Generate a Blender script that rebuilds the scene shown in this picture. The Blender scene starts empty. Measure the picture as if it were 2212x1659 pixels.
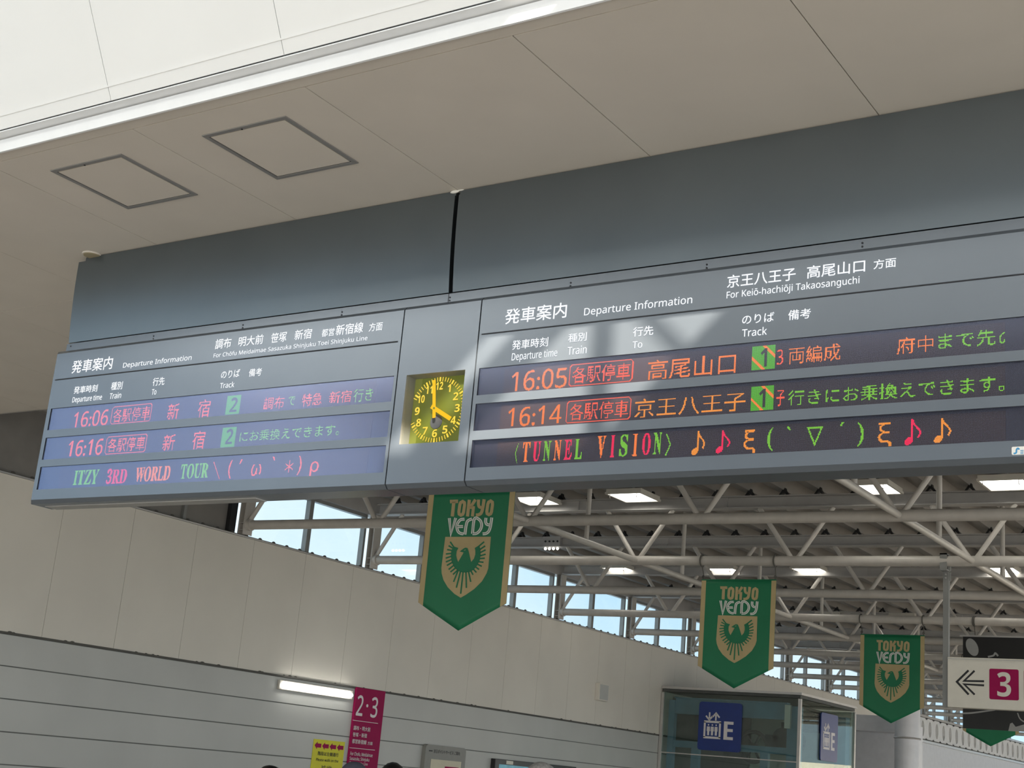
import bpy, bmesh, math, random
from mathutils import Vector, Matrix
from mathutils.bvhtree import BVHTree
from mathutils.geometry import tessellate_polygon

random.seed(7)
SC = bpy.context.scene
COL = SC.collection
rad = math.radians

# ------------------------------------------------------------------ camera
F_PX, CX, CY = 3033.3, 1106.0, 829.5
YAW, PITCH, ROLL = rad(-33.888), rad(15.464), rad(-5.171)
EYE = Vector((0, 0, 1.6))
fwd = Vector((math.sin(YAW) * math.cos(PITCH), math.cos(YAW) * math.cos(PITCH), math.sin(PITCH)))
r0 = Vector((math.cos(YAW), -math.sin(YAW), 0))
d0 = fwd.cross(r0)
rgt = r0 * math.cos(ROLL) + d0 * math.sin(ROLL)
dwn = -r0 * math.sin(ROLL) + d0 * math.cos(ROLL)
cam = bpy.data.cameras.new('camera')
cam.sensor_width = 36.0
cam.lens = F_PX / 2212 * 36
cam.clip_end = 500
camo = bpy.data.objects.new('camera', cam)
COL.objects.link(camo)
m = Matrix((rgt, -dwn, -fwd)).transposed().to_4x4()
m.translation = EYE
camo.matrix_world = m
SC.camera = camo
SC.view_settings.view_transform = 'Standard'
SC.view_settings.look = 'None'
SC.view_settings.exposure = 0.45
SC.view_settings.gamma = 1.0
SC.view_settings.use_curve_mapping = False

# ------------------------------------------------------------------ sky and sun
SUN_DIR = Vector((-.675, 1, -.639)).normalized()     # the way sunlight travels
W = bpy.data.worlds.new('sky')
SC.world = W
W.use_nodes = True
nt = W.node_tree
nt.nodes.clear()
out = nt.nodes.new('ShaderNodeOutputWorld')
bg = nt.nodes.new('ShaderNodeBackground')
tc = nt.nodes.new('ShaderNodeTexCoord')
dt = nt.nodes.new('ShaderNodeVectorMath'); dt.operation = 'DOT_PRODUCT'
dt.inputs[1].default_value = -SUN_DIR
mx = nt.nodes.new('ShaderNodeMath'); mx.operation = 'MAXIMUM'; mx.inputs[1].default_value = 0
pw = nt.nodes.new('ShaderNodeMath'); pw.operation = 'POWER'; pw.inputs[1].default_value = 3.0
gw = nt.nodes.new('ShaderNodeVectorMath'); gw.operation = 'SCALE'
gw.inputs[0].default_value = (2.6, 2.4, 2.1)
ad = nt.nodes.new('ShaderNodeVectorMath'); ad.operation = 'ADD'
nz = nt.nodes.new('ShaderNodeTexNoise'); nz.inputs['Scale'].default_value = 5; nz.inputs['Detail'].default_value = 5
rp = nt.nodes.new('ShaderNodeValToRGB')
rp.color_ramp.elements[0].position = .38; rp.color_ramp.elements[0].color = (.49, .70, .86, 1)
rp.color_ramp.elements[1].position = .66; rp.color_ramp.elements[1].color = (.80, .88, .92, 1)
nt.links.new(tc.outputs['Generated'], dt.inputs[0])
nt.links.new(tc.outputs['Generated'], nz.inputs['Vector'])
nt.links.new(dt.outputs['Value'], mx.inputs[0])
nt.links.new(mx.outputs[0], pw.inputs[0])
nt.links.new(pw.outputs[0], gw.inputs['Scale'])
nt.links.new(nz.outputs['Fac'], rp.inputs['Fac'])
nt.links.new(rp.outputs['Color'], ad.inputs[0])
nt.links.new(gw.outputs[0], ad.inputs[1])
nt.links.new(ad.outputs[0], bg.inputs['Color'])
nt.links.new(bg.outputs[0], out.inputs['Surface'])
sl = bpy.data.lights.new('sun', 'SUN')
sl.energy = 13.5
sl.angle = rad(.53)
sl.color = (1, .91, .76)
so = bpy.data.objects.new('sun', sl)
COL.objects.link(so)
so.location = (8, -12, 14)
so.rotation_euler = SUN_DIR.to_track_quat('-Z', 'Y').to_euler()


# ------------------------------------------------------------------ pixel to point
def ray(px, py):
    return rgt * ((px - CX) / F_PX) + dwn * ((py - CY) / F_PX) + fwd


def aty(px, py, Y):
    d = ray(px, py); return EYE + d * (Y / d.y)


def atx(px, py, X):
    d = ray(px, py); return EYE + d * (X / d.x)


def atz(px, py, Z):
    d = ray(px, py); return EYE + d * ((Z - EYE.z) / d.z)


# ------------------------------------------------------------------ materials
def mat(name, col, rough=.5, metal=0, spec=.5, noise=0, nscale=8, emit=0, ecol=None, bump=0, coat=0, stretch=None, crough=.05):
    M = bpy.data.materials.new(name)
    M.use_nodes = True
    t = M.node_tree
    b = t.nodes['Principled BSDF']
    b.inputs['Base Color'].default_value = (*col, 1)
    b.inputs['Roughness'].default_value = rough
    b.inputs['Metallic'].default_value = metal
    b.inputs['Specular IOR Level'].default_value = spec
    if coat:
        b.inputs['Coat Weight'].default_value = coat
        b.inputs['Coat Roughness'].default_value = crough
    if emit:
        b.inputs['Emission Color'].default_value = (*(ecol or col), 1)
        b.inputs['Emission Strength'].default_value = emit
    if noise or bump:
        co = t.nodes.new('ShaderNodeTexCoord')
        n = t.nodes.new('ShaderNodeTexNoise')
        n.inputs['Scale'].default_value = nscale
        n.inputs['Detail'].default_value = 4
        src = co.outputs['Object']
        if stretch:
            mp = t.nodes.new('ShaderNodeMapping')
            mp.inputs['Scale'].default_value = stretch
            t.links.new(src, mp.inputs['Vector']); src = mp.outputs['Vector']
        t.links.new(src, n.inputs['Vector'])
        if noise:
            r = t.nodes.new('ShaderNodeValToRGB')
            r.color_ramp.elements[0].position = .3
            r.color_ramp.elements[1].position = .7
            r.color_ramp.elements[0].color = (*[c * (1 - noise) for c in col], 1)
            r.color_ramp.elements[1].color = (*[min(1, c * (1 + noise)) for c in col], 1)
            t.links.new(n.outputs['Fac'], r.inputs['Fac'])
            t.links.new(r.outputs['Color'], b.inputs['Base Color'])
        if bump:
            bp = t.nodes.new('ShaderNodeBump')
            bp.inputs['Strength'].default_value = bump
            bp.inputs['Distance'].default_value = .01
            t.links.new(n.outputs['Fac'], bp.inputs['Height'])
            t.links.new(bp.outputs['Normal'], b.inputs['Normal'])
    return M


def emission(name, col, s):
    M = bpy.data.materials.new(name)
    M.use_nodes = True
    t = M.node_tree
    t.nodes.clear()
    o = t.nodes.new('ShaderNodeOutputMaterial')
    e = t.nodes.new('ShaderNodeEmission')
    e.inputs['Color'].default_value = (*col, 1)
    e.inputs['Strength'].default_value = s
    t.links.new(e.outputs[0], o.inputs['Surface'])
    return M


def glass(name, tint, gloss, rough=.0, gcol=(1, 1, 1)):
    M = bpy.data.materials.new(name)
    M.use_nodes = True
    t = M.node_tree
    t.nodes.clear()
    o = t.nodes.new('ShaderNodeOutputMaterial')
    tr = t.nodes.new('ShaderNodeBsdfTransparent'); tr.inputs['Color'].default_value = (*tint, 1)
    gl = t.nodes.new('ShaderNodeBsdfGlossy'); gl.inputs['Roughness'].default_value = rough
    gl.inputs['Color'].default_value = (*gcol, 1)
    mi = t.nodes.new('ShaderNodeMixShader')
    fr = t.nodes.new('ShaderNodeLayerWeight'); fr.inputs['Blend'].default_value = .35
    mm = t.nodes.new('ShaderNodeMath'); mm.operation = 'MULTIPLY_ADD'
    mm.inputs[1].default_value = gloss * 1.5; mm.inputs[2].default_value = gloss * .7
    t.links.new(fr.outputs['Fresnel'], mm.inputs[0])
    t.links.new(mm.outputs[0], mi.inputs['Fac'])
    t.links.new(tr.outputs[0], mi.inputs[1])
    t.links.new(gl.outputs[0], mi.inputs[2])
    t.links.new(mi.outputs[0], o.inputs['Surface'])
    return M


def frosted(name, t_):
    M = bpy.data.materials.new(name)
    M.use_nodes = True
    t = M.node_tree
    t.nodes.clear()
    o = t.nodes.new('ShaderNodeOutputMaterial')
    a = t.nodes.new('ShaderNodeBsdfTranslucent'); a.inputs['Color'].default_value = (t_, t_, t_, 1)
    d = t.nodes.new('ShaderNodeBsdfDiffuse'); d.inputs['Color'].default_value = (.4, .4, .4, 1)
    s_ = t.nodes.new('ShaderNodeAddShader')
    t.links.new(a.outputs[0], s_.inputs[0]); t.links.new(d.outputs[0], s_.inputs[1])
    t.links.new(s_.outputs[0], o.inputs['Surface'])
    return M


def led_matrix(name):
    """dark circuit board with its unlit dots"""
    M = mat(name, (.03, .02, .018), .55)
    t = M.node_tree
    b = t.nodes['Principled BSDF']
    co = t.nodes.new('ShaderNodeTexCoord')
    sp = t.nodes.new('ShaderNodeSeparateXYZ')
    t.links.new(co.outputs['Object'], sp.inputs[0])
    res = []
    for ax in ('X', 'Z'):
        a = t.nodes.new('ShaderNodeMath'); a.operation = 'MULTIPLY'; a.inputs[1].default_value = math.pi / PITCH_LED
        s = t.nodes.new('ShaderNodeMath'); s.operation = 'SINE'
        q = t.nodes.new('ShaderNodeMath'); q.operation = 'ABSOLUTE'
        t.links.new(sp.outputs[ax], a.inputs[0]); t.links.new(a.outputs[0], s.inputs[0]); t.links.new(s.outputs[0], q.inputs[0])
        res.append(q)
    mu = t.nodes.new('ShaderNodeMath'); mu.operation = 'MULTIPLY'
    t.links.new(res[0].outputs[0], mu.inputs[0]); t.links.new(res[1].outputs[0], mu.inputs[1])
    r = t.nodes.new('ShaderNodeValToRGB')
    r.color_ramp.elements[0].position = .35; r.color_ramp.elements[0].color = (.012, .008, .008, 1)
    r.color_ramp.elements[1].position = .6; r.color_ramp.elements[1].color = (.085, .05, .045, 1)
    t.links.new(mu.outputs[0], r.inputs['Fac'])
    t.links.new(r.outputs['Color'], b.inputs['Base Color'])
    return M


PITCH_LED = .004
MT = {}
MT['board'] = mat('board_grey', (.18, .207, .243), .27, spec=.5, noise=.03, nscale=3, metal=.62)
MT['fascia'] = mat('fascia_grey', (.195, .22, .238), .36, spec=.4, noise=.04, nscale=2, metal=.98)
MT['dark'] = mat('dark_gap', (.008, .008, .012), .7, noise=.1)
MT['line'] = mat('black_line', (.012, .014, .02), .6, noise=.1)
MT['letter'] = emission('backlit_white', (.93, .97, 1), .85)
MT['led'] = led_matrix('led_matrix')
MT['screen_side'] = mat('screen_surround', (.022, .02, .03), .4, noise=.1)
MT['screen_glass'] = glass('screen_glass', (.95, .95, .96), .14, .16, (.62, .69, 1))
MT['clock_glass'] = glass('clock_glass', (.97, .97, .95), .05, .05)
MT['ceil'] = mat('ceiling_panel', (.62, .575, .52), .75, noise=.02, nscale=3)
MT['groove'] = mat('groove', (.05, .045, .04), .9, noise=.1)
MT['hatch'] = mat('hatch_frame', (.27, .265, .26), .45, metal=.3, noise=.05)
MT['cover'] = mat('round_cover', (.34, .29, .19), .6, noise=.08)
MT['white_panel'] = mat('white_panel', (.80, .81, .82), .7, noise=.01, nscale=2)
MT['white_trim'] = mat('white_trim', (.83, .85, .88), .35, noise=.02)
MT['wall_up'] = mat('beige_wall_panel', (.66, .62, .55), .5, noise=.04, nscale=1.2)
MT['wall_low'] = mat('grey_cladding', (.47, .47, .445), .42, noise=.04, nscale=1.5, spec=.5)
MT['seam'] = mat('seam', (.1, .095, .085), .9, noise=.1)
MT['groove_grey'] = mat('groove_grey', (.16, .16, .15), .8, noise=.1)
MT['floor'] = mat('floor_tile', (.33, .305, .275), .45, noise=.06, nscale=2)
MT['roof'] = mat('roof_underside', (.14, .14, .145), .7, noise=.05)
MT['frosted'] = frosted('frosted_fill', .42)
MT['frosted_bright'] = frosted('frosted_fill_bright', 1.0)  # stronger sheet of the added rooflight, lifts the left board's reflection
MT['roof_reflector'] = mat('roof_reflector', (.86, .86, .86), .7, noise=.02)
MT['deck'] = mat('folded_deck', (.20, .185, .17), .55, noise=.08, nscale=4)
MT['steel'] = mat('painted_steel', (.48, .45, .41), .42, noise=.07, nscale=9)
MT['beam'] = mat('beam_grey', (.37, .355, .34), .5, noise=.07, nscale=5)
MT['black'] = mat('black_metal', (.012, .012, .013), .5, noise=.2)
MT['frame'] = mat('window_frame', (.24, .24, .23), .4, metal=.3, noise=.05)
MT['pane'] = glass('window_glass', (.95, .98, .99), .04)
MT['lamp'] = emission('lamp_diffuser', (1, .97, .88), 5.0)
MT['lamp_box'] = mat('lamp_housing', (.55, .52, .46), .5, noise=.05)
MT['tube'] = emission('tube_diffuser', (1, .99, .93), 11)
MT['green'] = mat('banner_green', (.012, .17, .075), .45, noise=.06, nscale=3, spec=.4)
MT['gold'] = mat('banner_gold', (.46, .36, .18), .5, noise=.06, nscale=5)
MT['cloth_white'] = mat('banner_white', (.78, .77, .74), .5, noise=.03)
MT['rope'] = mat('rope', (.09, .085, .075), .9, noise=.2, nscale=30)
MT['magenta'] = mat('magenta_sign', (.30, .004, .07), .6, noise=.04, spec=.2)
MT['sign_white'] = mat('sign_white', (.66, .63, .55), .45, noise=.03)
MT['yellow'] = mat('yellow_notice', (.62, .58, .015), .5, noise=.04)
MT['ink'] = mat('ink', (.012, .012, .014), .5, noise=.1)
MT['signtext'] = mat('sign_text', (.70, .66, .66), .5, noise=.03)
MT['blue'] = mat('blue_sign', (.012, .035, .19), .4, noise=.06)
MT['bluesteel'] = mat('blue_steel', (.11, .22, .33), .45, noise=.1, nscale=5)
MT['shaft_glass'] = glass('shaft_glass', (.80, .88, .85), .07)
MT['shaft_back'] = mat('shaft_panel', (.36, .39, .36), .6, noise=.05)
MT['shaft_dark'] = mat('shaft_dark', (.07, .075, .07), .6, noise=.15)
MT['alu'] = mat('aluminium', (.52, .50, .48), .35, metal=.6, noise=.05)
MT['motor'] = mat('machine_grey', (.035, .038, .036), .5, noise=.2)
MT['column'] = mat('column_paint', (.66, .66, .69), .4, noise=.04)
MT['poster'] = mat('poster_black', (.012, .011, .011), .35, noise=.3, nscale=3)
MT['poster_grey'] = mat('poster_grey', (.30, .30, .29), .45, noise=.06)
MT['olive'] = mat('clock_face', (.045, .055, .001), .5, noise=.04, nscale=4, emit=.5, ecol=(.12, .14, .001))
MT['olive_reflect'] = mat('clock_face_reflection', (.08, .09, .01), .5, noise=.04, emit=.5, ecol=(.16, .17, .02))
MT['amber'] = emission('clock_amber', (1, .5, .015), 1.0)
MT['amber_l'] = emission('clock_amber_light', (1, .66, .08), 1.0)
MT['disc'] = mat('clock_disc', (.04, .043, .055), .5, noise=.05)
MT['cream'] = mat('cream_paper', (.62, .58, .44), .6, noise=.03)
MT['navy'] = mat('navy_print', (.02, .03, .10), .5, noise=.06)
MT['infogrey'] = mat('info_board_grey', (.24, .235, .215), .45, noise=.05)
MT['bezel'] = mat('monitor_bezel', (.015, .014, .014), .35, noise=.1)
MT['scr_blue'] = mat('screen_blue', (.06, .2, .25), .3, noise=.5, nscale=6, emit=.6, ecol=(.04, .14, .18))
MT['scr_peach'] = mat('screen_peach', (.5, .3, .2), .3, noise=.2, emit=.4, ecol=(.35, .2, .13))
MT['skin'] = mat('skin', (.55, .33, .23), .55, noise=.05)
MT['hair_black'] = mat('hair_black', (.008, .007, .007), .5, noise=.3, nscale=60)
MT['hair_grey'] = mat('hair_grey', (.34, .33, .32), .6, noise=.3, nscale=50)
MT['cap'] = mat('cap_cloth', (.075, .075, .105), .8, noise=.1, nscale=30)
MT['cloth_dark'] = mat('jacket_dark', (.03, .033, .045), .8, noise=.15, nscale=12)
MT['cloth_navy'] = mat('trousers_navy', (.02, .024, .04), .85, noise=.15, nscale=12)
MT['sticker_blue'] = mat('sticker_blue', (.04, .28, .55), .4, noise=.2, nscale=20)
MT['chip'] = mat('putty_white', (.75, .73, .68), .8, noise=.1)
LED = {'r': emission('led_red', (1, .12, .045), 1.2), 'o': emission('led_orange', (1, .23, .03), 1.15),
       'a': emission('led_amber', (1, .34, .03), 1.05), 'g': emission('led_green', (.25, .72, .03), .88),
       'p': emission('led_crimson', (1, .02, .09), 1.05), 'q': emission('led_green_field', (.11, .48, .02), .95)}


# ------------------------------------------------------------------ mesh helpers
class MB:
    def __init__(s):
        s.v, s.f, s.mi = [], [], []
        s.mats = []

    def slot(s, name):
        if name not in s.mats: s.mats.append(name)
        return s.mats.index(name)

    def add(s, vs, fs, m=None):
        n = len(s.v)
        s.v += [Vector(v) for v in vs]
        k = s.slot(m) if m else 0
        for f in fs:
            s.f.append([i + n for i in f]); s.mi.append(k)
        return s

    def box(s, x0, x1, y0, y1, z0, z1, m=None):
        vs = [(x, y, z) for z in (z0, z1) for y in (y0, y1) for x in (x0, x1)]
        return s.add(vs, [(0, 2, 3, 1), (4, 5, 7, 6), (0, 1, 5, 4), (2, 6, 7, 3), (0, 4, 6, 2), (1, 3, 7, 5)], m)

    def quad(s, a, b, c, d, m=None):
        return s.add([a, b, c, d], [(0, 1, 2, 3)], m)

    def tube(s, p, q, r, n=12, m=None, r2=None, cap=True):
        p, q = Vector(p), Vector(q)
        r2 = r if r2 is None else r2
        d = (q - p).normalized()
        u = d.orthogonal().normalized(); w = d.cross(u)
        vs = []
        for P, R in ((p, r), (q, r2)):
            for i in range(n):
                a = 2 * math.pi * i / n
                vs.append(P + u * (R * math.cos(a)) + w * (R * math.sin(a)))
        fs = [(i, (i + 1) % n, n + (i + 1) % n, n + i) for i in range(n)]
        if cap: fs += [tuple(reversed(range(n))), tuple(range(n, 2 * n))]
        return s.add(vs, fs, m)

    def path(s, pts, r, n=8, m=None):
        for a, b in zip(pts, pts[1:]): s.tube(a, b, r, n, m)
        return s

    def torus(s, c, ax, R, r, n=20, k=6, m=None):
        c, ax = Vector(c), Vector(ax).normalized()
        u = ax.orthogonal().normalized(); w = ax.cross(u)
        vs = []
        for i in range(n):
            a = 2 * math.pi * i / n
            dr = u * math.cos(a) + w * math.sin(a)
            for j in range(k):
                b = 2 * math.pi * j / k
                vs.append(c + dr * (R + r * math.cos(b)) + ax * (r * math.sin(b)))
        fs = [(i * k + j, ((i + 1) % n) * k + j, ((i + 1) % n) * k + (j + 1) % k, i * k + (j + 1) % k) for i in range(n) for j in range(k)]
        return s.add(vs, fs, m)

    def ball(s, c, r, n=12, k=8, m=None, sx=1, sy=1, sz=1):
        c = Vector(c); vs = []
        for j in range(k + 1):
            t = math.pi * j / k
            for i in range(n):
                a = 2 * math.pi * i / n
                vs.append(c + Vector((r * sx * math.sin(t) * math.cos(a), r * sy * math.sin(t) * math.sin(a), r * sz * math.cos(t))))
        fs = [(j * n + i, (j + 1) * n + i, (j + 1) * n + (i + 1) % n, j * n + (i + 1) % n) for j in range(k) for i in range(n)]
        return s.add(vs, fs, m)

    def prism(s, pts, off, m=None):
        """closed polygon of 3-D points pushed along off"""
        pts = [Vector(p) for p in pts]; off = Vector(off); n = len(pts)
        tri = tessellate_polygon([pts])
        vs = pts + [p + off for p in pts]
        fs = [tuple(t) for t in tri] + [tuple(i + n for i in reversed(t)) for t in tri]
        fs += [(i, (i + 1) % n, n + (i + 1) % n, n + i) for i in range(n)]
        return s.add(vs, fs, m)

    def poly(s, pts, m=None):
        pts = [Vector(p) for p in pts]
        return s.add(pts, [tuple(t) for t in tessellate_polygon([pts])], m)

    def build(s, name, m, parent=None, smooth=False, bevel=0):
        me = bpy.data.meshes.new(name)
        base = parent_world(parent)
        me.from_pydata([v - base for v in s.v], [], s.f)
        for k in (s.mats or [m]):
            me.materials.append(MT[k] if isinstance(k, str) else k)
        if s.mats:
            me.polygons.foreach_set('material_index', s.mi)
        bm = bmesh.new(); bm.from_mesh(me)
        bmesh.ops.recalc_face_normals(bm, faces=bm.faces)
        bm.to_mesh(me); bm.free()
        if smooth:
            for p in me.polygons: p.use_smooth = True
        o = bpy.data.objects.new(name, me)
        COL.objects.link(o)
        if parent: o.parent = parent
        if bevel:
            b = o.modifiers.new('bevel', 'BEVEL'); b.width = bevel; b.segments = 2; b.limit_method = 'ANGLE'
        if smooth:
            e = o.modifiers.new('edges', 'EDGE_SPLIT'); e.split_angle = rad(40)
        return o


def parent_world(p):
    v = Vector((0, 0, 0))
    while p:
        v += p.location; p = p.parent
    return v


def thing(name, label, cat, loc, group=None):
    o = bpy.data.objects.new(name, None)
    o.empty_display_size = .1
    COL.objects.link(o)
    o.location = loc
    return tag(o, label, cat, group)


def tag(o, label, cat, group=None):
    o['label'] = label; o['category'] = cat
    if group: o['group'] = group
    return o


def struct(o):
    o['kind'] = 'structure'; return o


def copy_tree(o, parent=None):
    c = o.copy(); COL.objects.link(c)
    if parent: c.parent = parent
    for ch in list(o.children): copy_tree(ch, c)
    return c


# ------------------------------------------------------------------ lettering
_gl = {}


def glyphs(s, off=0.0):
    if (s, off) not in _gl:
        c = bpy.data.curves.new('t', 'FONT'); c.body = s; c.size = 1; c.offset = off; c.resolution_u = 4
        o = bpy.data.objects.new('t', c); COL.objects.link(o)
        bpy.context.view_layer.update()
        dg = bpy.context.evaluated_depsgraph_get()
        me = bpy.data.meshes.new_from_object(o.evaluated_get(dg))
        vs = [(v.co.x, v.co.y) for v in me.vertices]; fs = [tuple(p.vertices) for p in me.polygons]
        bpy.data.objects.remove(o); bpy.data.curves.remove(c); bpy.data.meshes.remove(me)
        _gl[(s, off)] = (vs, fs)
    return _gl[(s, off)]


def fit(s, u0, u1, v0, v1, off=0.0, base=False):
    """flat glyph outline stretched to the box; base: v0 is the baseline"""
    vs, fs = glyphs(s, off)
    xs = [v[0] for v in vs]; ys = [v[1] for v in vs]
    a, b = min(xs), max(xs)
    c, d = (0.0 if base else min(ys)), max(ys)
    return [(u0 + (x - a) / (b - a) * (u1 - u0), v0 + (y - c) / (d - c) * (v1 - v0)) for x, y in vs], fs


def sans(s, bold=False):
    """letters and digits of the plain sans-serif face"""
    A, a, d = (0x1D5D4, 0x1D5EE, 0x1D7EC) if bold else (0x1D5A0, 0x1D5BA, 0x1D7E2)
    o = ''
    for ch in s:
        if 'A' <= ch <= 'Z': ch = chr(A + ord(ch) - 65)
        elif 'a' <= ch <= 'z': ch = chr(a + ord(ch) - 97)
        elif '0' <= ch <= '9': ch = chr(d + ord(ch) - 48)
        o += ch
    return o


def text_y(s, lb, rt, Y, name, m, parent, off=0.0, base=False, mb=None):
    """lettering on a plane facing -y, from lower-left and upper-right image points"""
    p, q = aty(*lb, Y), aty(*rt, Y)
    vs, fs = fit(sans(s), p.x, q.x, p.z, q.z, 0, base)
    b = mb or MB()
    w_ = off * abs(q.z - p.z) * .8
    for i, (dx, dz) in enumerate(((0, 0), (w_, 0), (-w_, 0), (0, w_), (0, -w_)) if off else ((0, 0),)):
        b.add([(x + dx, Y - i * .0002, z + dz) for x, z in vs], fs, m)
    return None if mb else b.build(name, m, parent)


def text_x(s, lb, rt, X, m, mb, off=0.0, base=False):
    p, q = atx(*lb, X), atx(*rt, X)
    vs, fs = fit(sans(s), p.y, q.y, p.z, q.z, 0, base)
    w_ = off * abs(q.z - p.z) * .8
    for i, (dy, dz) in enumerate(((0, 0), (w_, 0), (-w_, 0), (0, w_), (0, -w_))):
        mb.add([(X + i * .0004, y + dy, z + dz) for y, z in vs], fs, m)


def ribbon(mb, pts, w, m, to3, closed=False):
    """flat stroke of width w along 2-D points, placed with to3"""
    P = [Vector(p) for p in pts]; n = len(P)
    L, R = [], []
    for i in range(n):
        if closed: a, b = P[i - 1], P[(i + 1) % n]
        else: a, b = P[max(i - 1, 0)], P[min(i + 1, n - 1)]
        d1 = (P[i] - a); d2 = (b - P[i])
        d1 = d1.normalized() if d1.length > 1e-9 else d2.normalized()
        d2 = d2.normalized() if d2.length > 1e-9 else d1
        t = (d1 + d2)
        t = t.normalized() if t.length > 1e-6 else d1
        nn = Vector((-t.y, t.x))
        k = 1 / max(.45, abs(nn.dot(Vector((-d1.y, d1.x)))))
        L.append(P[i] + nn * (w / 2 * k)); R.append(P[i] - nn * (w / 2 * k))
    for i in range(n if closed else n - 1):
        j = (i + 1) % n
        mb.quad(to3(R[i]), to3(R[j]), to3(L[j]), to3(L[i]), m)


def arc_pts(pts, steps=6):
    """Catmull-Rom through 2-D points"""
    P = [Vector(p) for p in pts]
    P = [P[0] * 2 - P[1]] + P + [P[-1] * 2 - P[-2]]
    o = []
    for i in range(1, len(P) - 2):
        for k in range(steps):
            t = k / steps
            a, b, c, d = P[i - 1], P[i], P[i + 1], P[i + 2]
            o.append(.5 * ((2 * b) + (c - a) * t + (2 * a - 5 * b + 4 * c - d) * t * t + (3 * b - a - 3 * c + d) * t ** 3))
    o.append(P[-2]); return o


def rrect(u0, u1, v0, v1, r, n=4):
    o = []
    for cx, cy, a0 in ((u1 - r, v1 - r, 0), (u0 + r, v1 - r, 90), (u0 + r, v0 + r, 180), (u1 - r, v0 + r, 270)):
        for k in range(n + 1):
            a = rad(a0 + 90 * k / n); o.append((cx + r * math.cos(a), cy + r * math.sin(a)))
    return o


FLOOR = -.15
YB = 5.2                                             # the face of the departure boards
ZC = 4.387                                           # underside of the low ceiling
XW = -11.4                                           # face of the left wall
CE = 3.95                                            # front edge of the low ceiling
CB = 7.92                                            # far edge of the low ceiling

# ================================================================== SETTING
struct(MB().box(-13, 16, -9, 62, FLOOR - .1, FLOOR).build('floor', 'floor'))

# low ceiling: panels with open joints over a dark backing
seam_x = [-1.79 + 1.075 * k for k in range(-11, 6)]
c = MB()
rows = [(CE + .012, 4.046), (4.052, 5.784), (5.788, CB)]
for j, (ya, yb) in enumerate(rows):
    if j == 0:
        c.box(-14.5, 4, ya, yb, ZC, ZC + .02, 'ceil'); continue
    xs = [-14.5] + [x for x in seam_x if -14.4 < x < 3.9] + [4]
    for a, b in zip(xs, xs[1:]): c.box(a + .0025, b - .0025, ya, yb, ZC, ZC + .02, 'ceil')
c.box(-14.5, 4, CE + .02, CB, ZC + .02, ZC + .1, 'groove')
struct(c.build('ceiling', 'ceil'))
# white edge trim of the low ceiling and the leaning white panels above it
t = MB()
t.prism([(-14.5, CE, ZC - .012), (-14.5, CE + .012, ZC - .012), (-14.5, CE + .012, 4.44), (-14.5, CE - .004, 4.44)], (18.5, 0, 0), 'white_trim')
t.box(-14.5, 4, CE - .06, CE + .05, 4.446, 4.4515, 'white_trim')
t.box(-14.5, 4, CE - .03, CE + .05, 4.4515, 4.47, 'groove')
struct(t.build('trim_1', 'white_trim'))
p0, p1 = Vector((0, 3.888, 4.4575)), Vector((0, 2.41, 7.2))
dv = (p1 - p0); nv = Vector((0, dv.z, -dv.y)).normalized() * .03
t = MB()
wx = [-5.003 + 1.074 * k for k in range(-9, 9)]
for a, b in zip(wx, wx[1:]):
    t.prism([p0 + Vector((a + .002, 0, 0)), p0 + Vector((b - .002, 0, 0)), p1 + Vector((b - .002, 0, 0)), p1 + Vector((a + .002, 0, 0))], nv, 'white_panel')
q0, q1 = p0 + nv * 1.4 + Vector((0, .0, 0)), p1 + nv * 1.4
t.prism([q0 + Vector((-15, 0, 0)), q0 + Vector((4, 0, 0)), q1 + Vector((4, 0, 0)), q1 + Vector((-15, 0, 0))], nv, 'groove')
# raised edge strip along the foot of the leaning panels
e0 = p0 + dv * .02; e1 = p0 + dv * .0225
t.prism([e0 + Vector((-14.5, 0, 0)), e0 + Vector((4, 0, 0)), e1 + Vector((4, 0, 0)), e1 + Vector((-14.5, 0, 0))], -nv * .12, 'white_panel')
struct(t.build('wall_front', 'white_panel'))
# bulkhead that closes the low ceiling at its far edge
struct(MB().box(-14.5, 4, CB + .002, CB + .06, ZC + .012, 5.02).build('trim_2', 'beam'))
# high roof over the entrance with a narrow skylight whose bars cast their shade on the boards
r = MB()
SX = [(.17, .375), (.606, 1.433)]
SY0, SY1 = -1.33, .2
r.box(-15, 16, -9, -5.0, 7.2, 7.26, 'roof'); r.box(-15, 16, SY1, 2.5, 7.2, 7.26, 'roof')
r.box(-15, 16, SY1, 2.4, 7.17, 7.199, 'roof_reflector')  # white underside added out of view so the fascia mirrors something bright
r.box(-15, SX[0][0], SY0, SY1, 7.2, 7.26, 'roof_reflector'); r.box(SX[0][1], SX[1][0], SY0, SY1, 7.2, 7.26, 'roof_reflector'); r.box(SX[1][1], 16, SY0, SY1, 7.2, 7.26, 'roof_reflector')
struct(r.build('ceiling_high', 'roof'))
struct(MB().quad((-9, -5.0, 7.215), (16, -5.0, 7.215), (16, SY0, 7.215), (-9, SY0, 7.215), 'frosted').quad((-15, -5.0, 7.215), (-9, -5.0, 7.215), (-9, SY0, 7.215), (-15, SY0, 7.215), 'frosted_bright').build('window_roof', 'frosted'))  # unseen translucent sheets added overhead to brighten reflections in boards and fascia
r = MB()
r.box(.985, 1.055, -.835, -.765, 6.6, 7.9)
r.tube((1.13, -.8, 7.53), (1.47, -.8, 7.2), .03, 8)
struct(r.build('trim_3', 'steel'))

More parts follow.
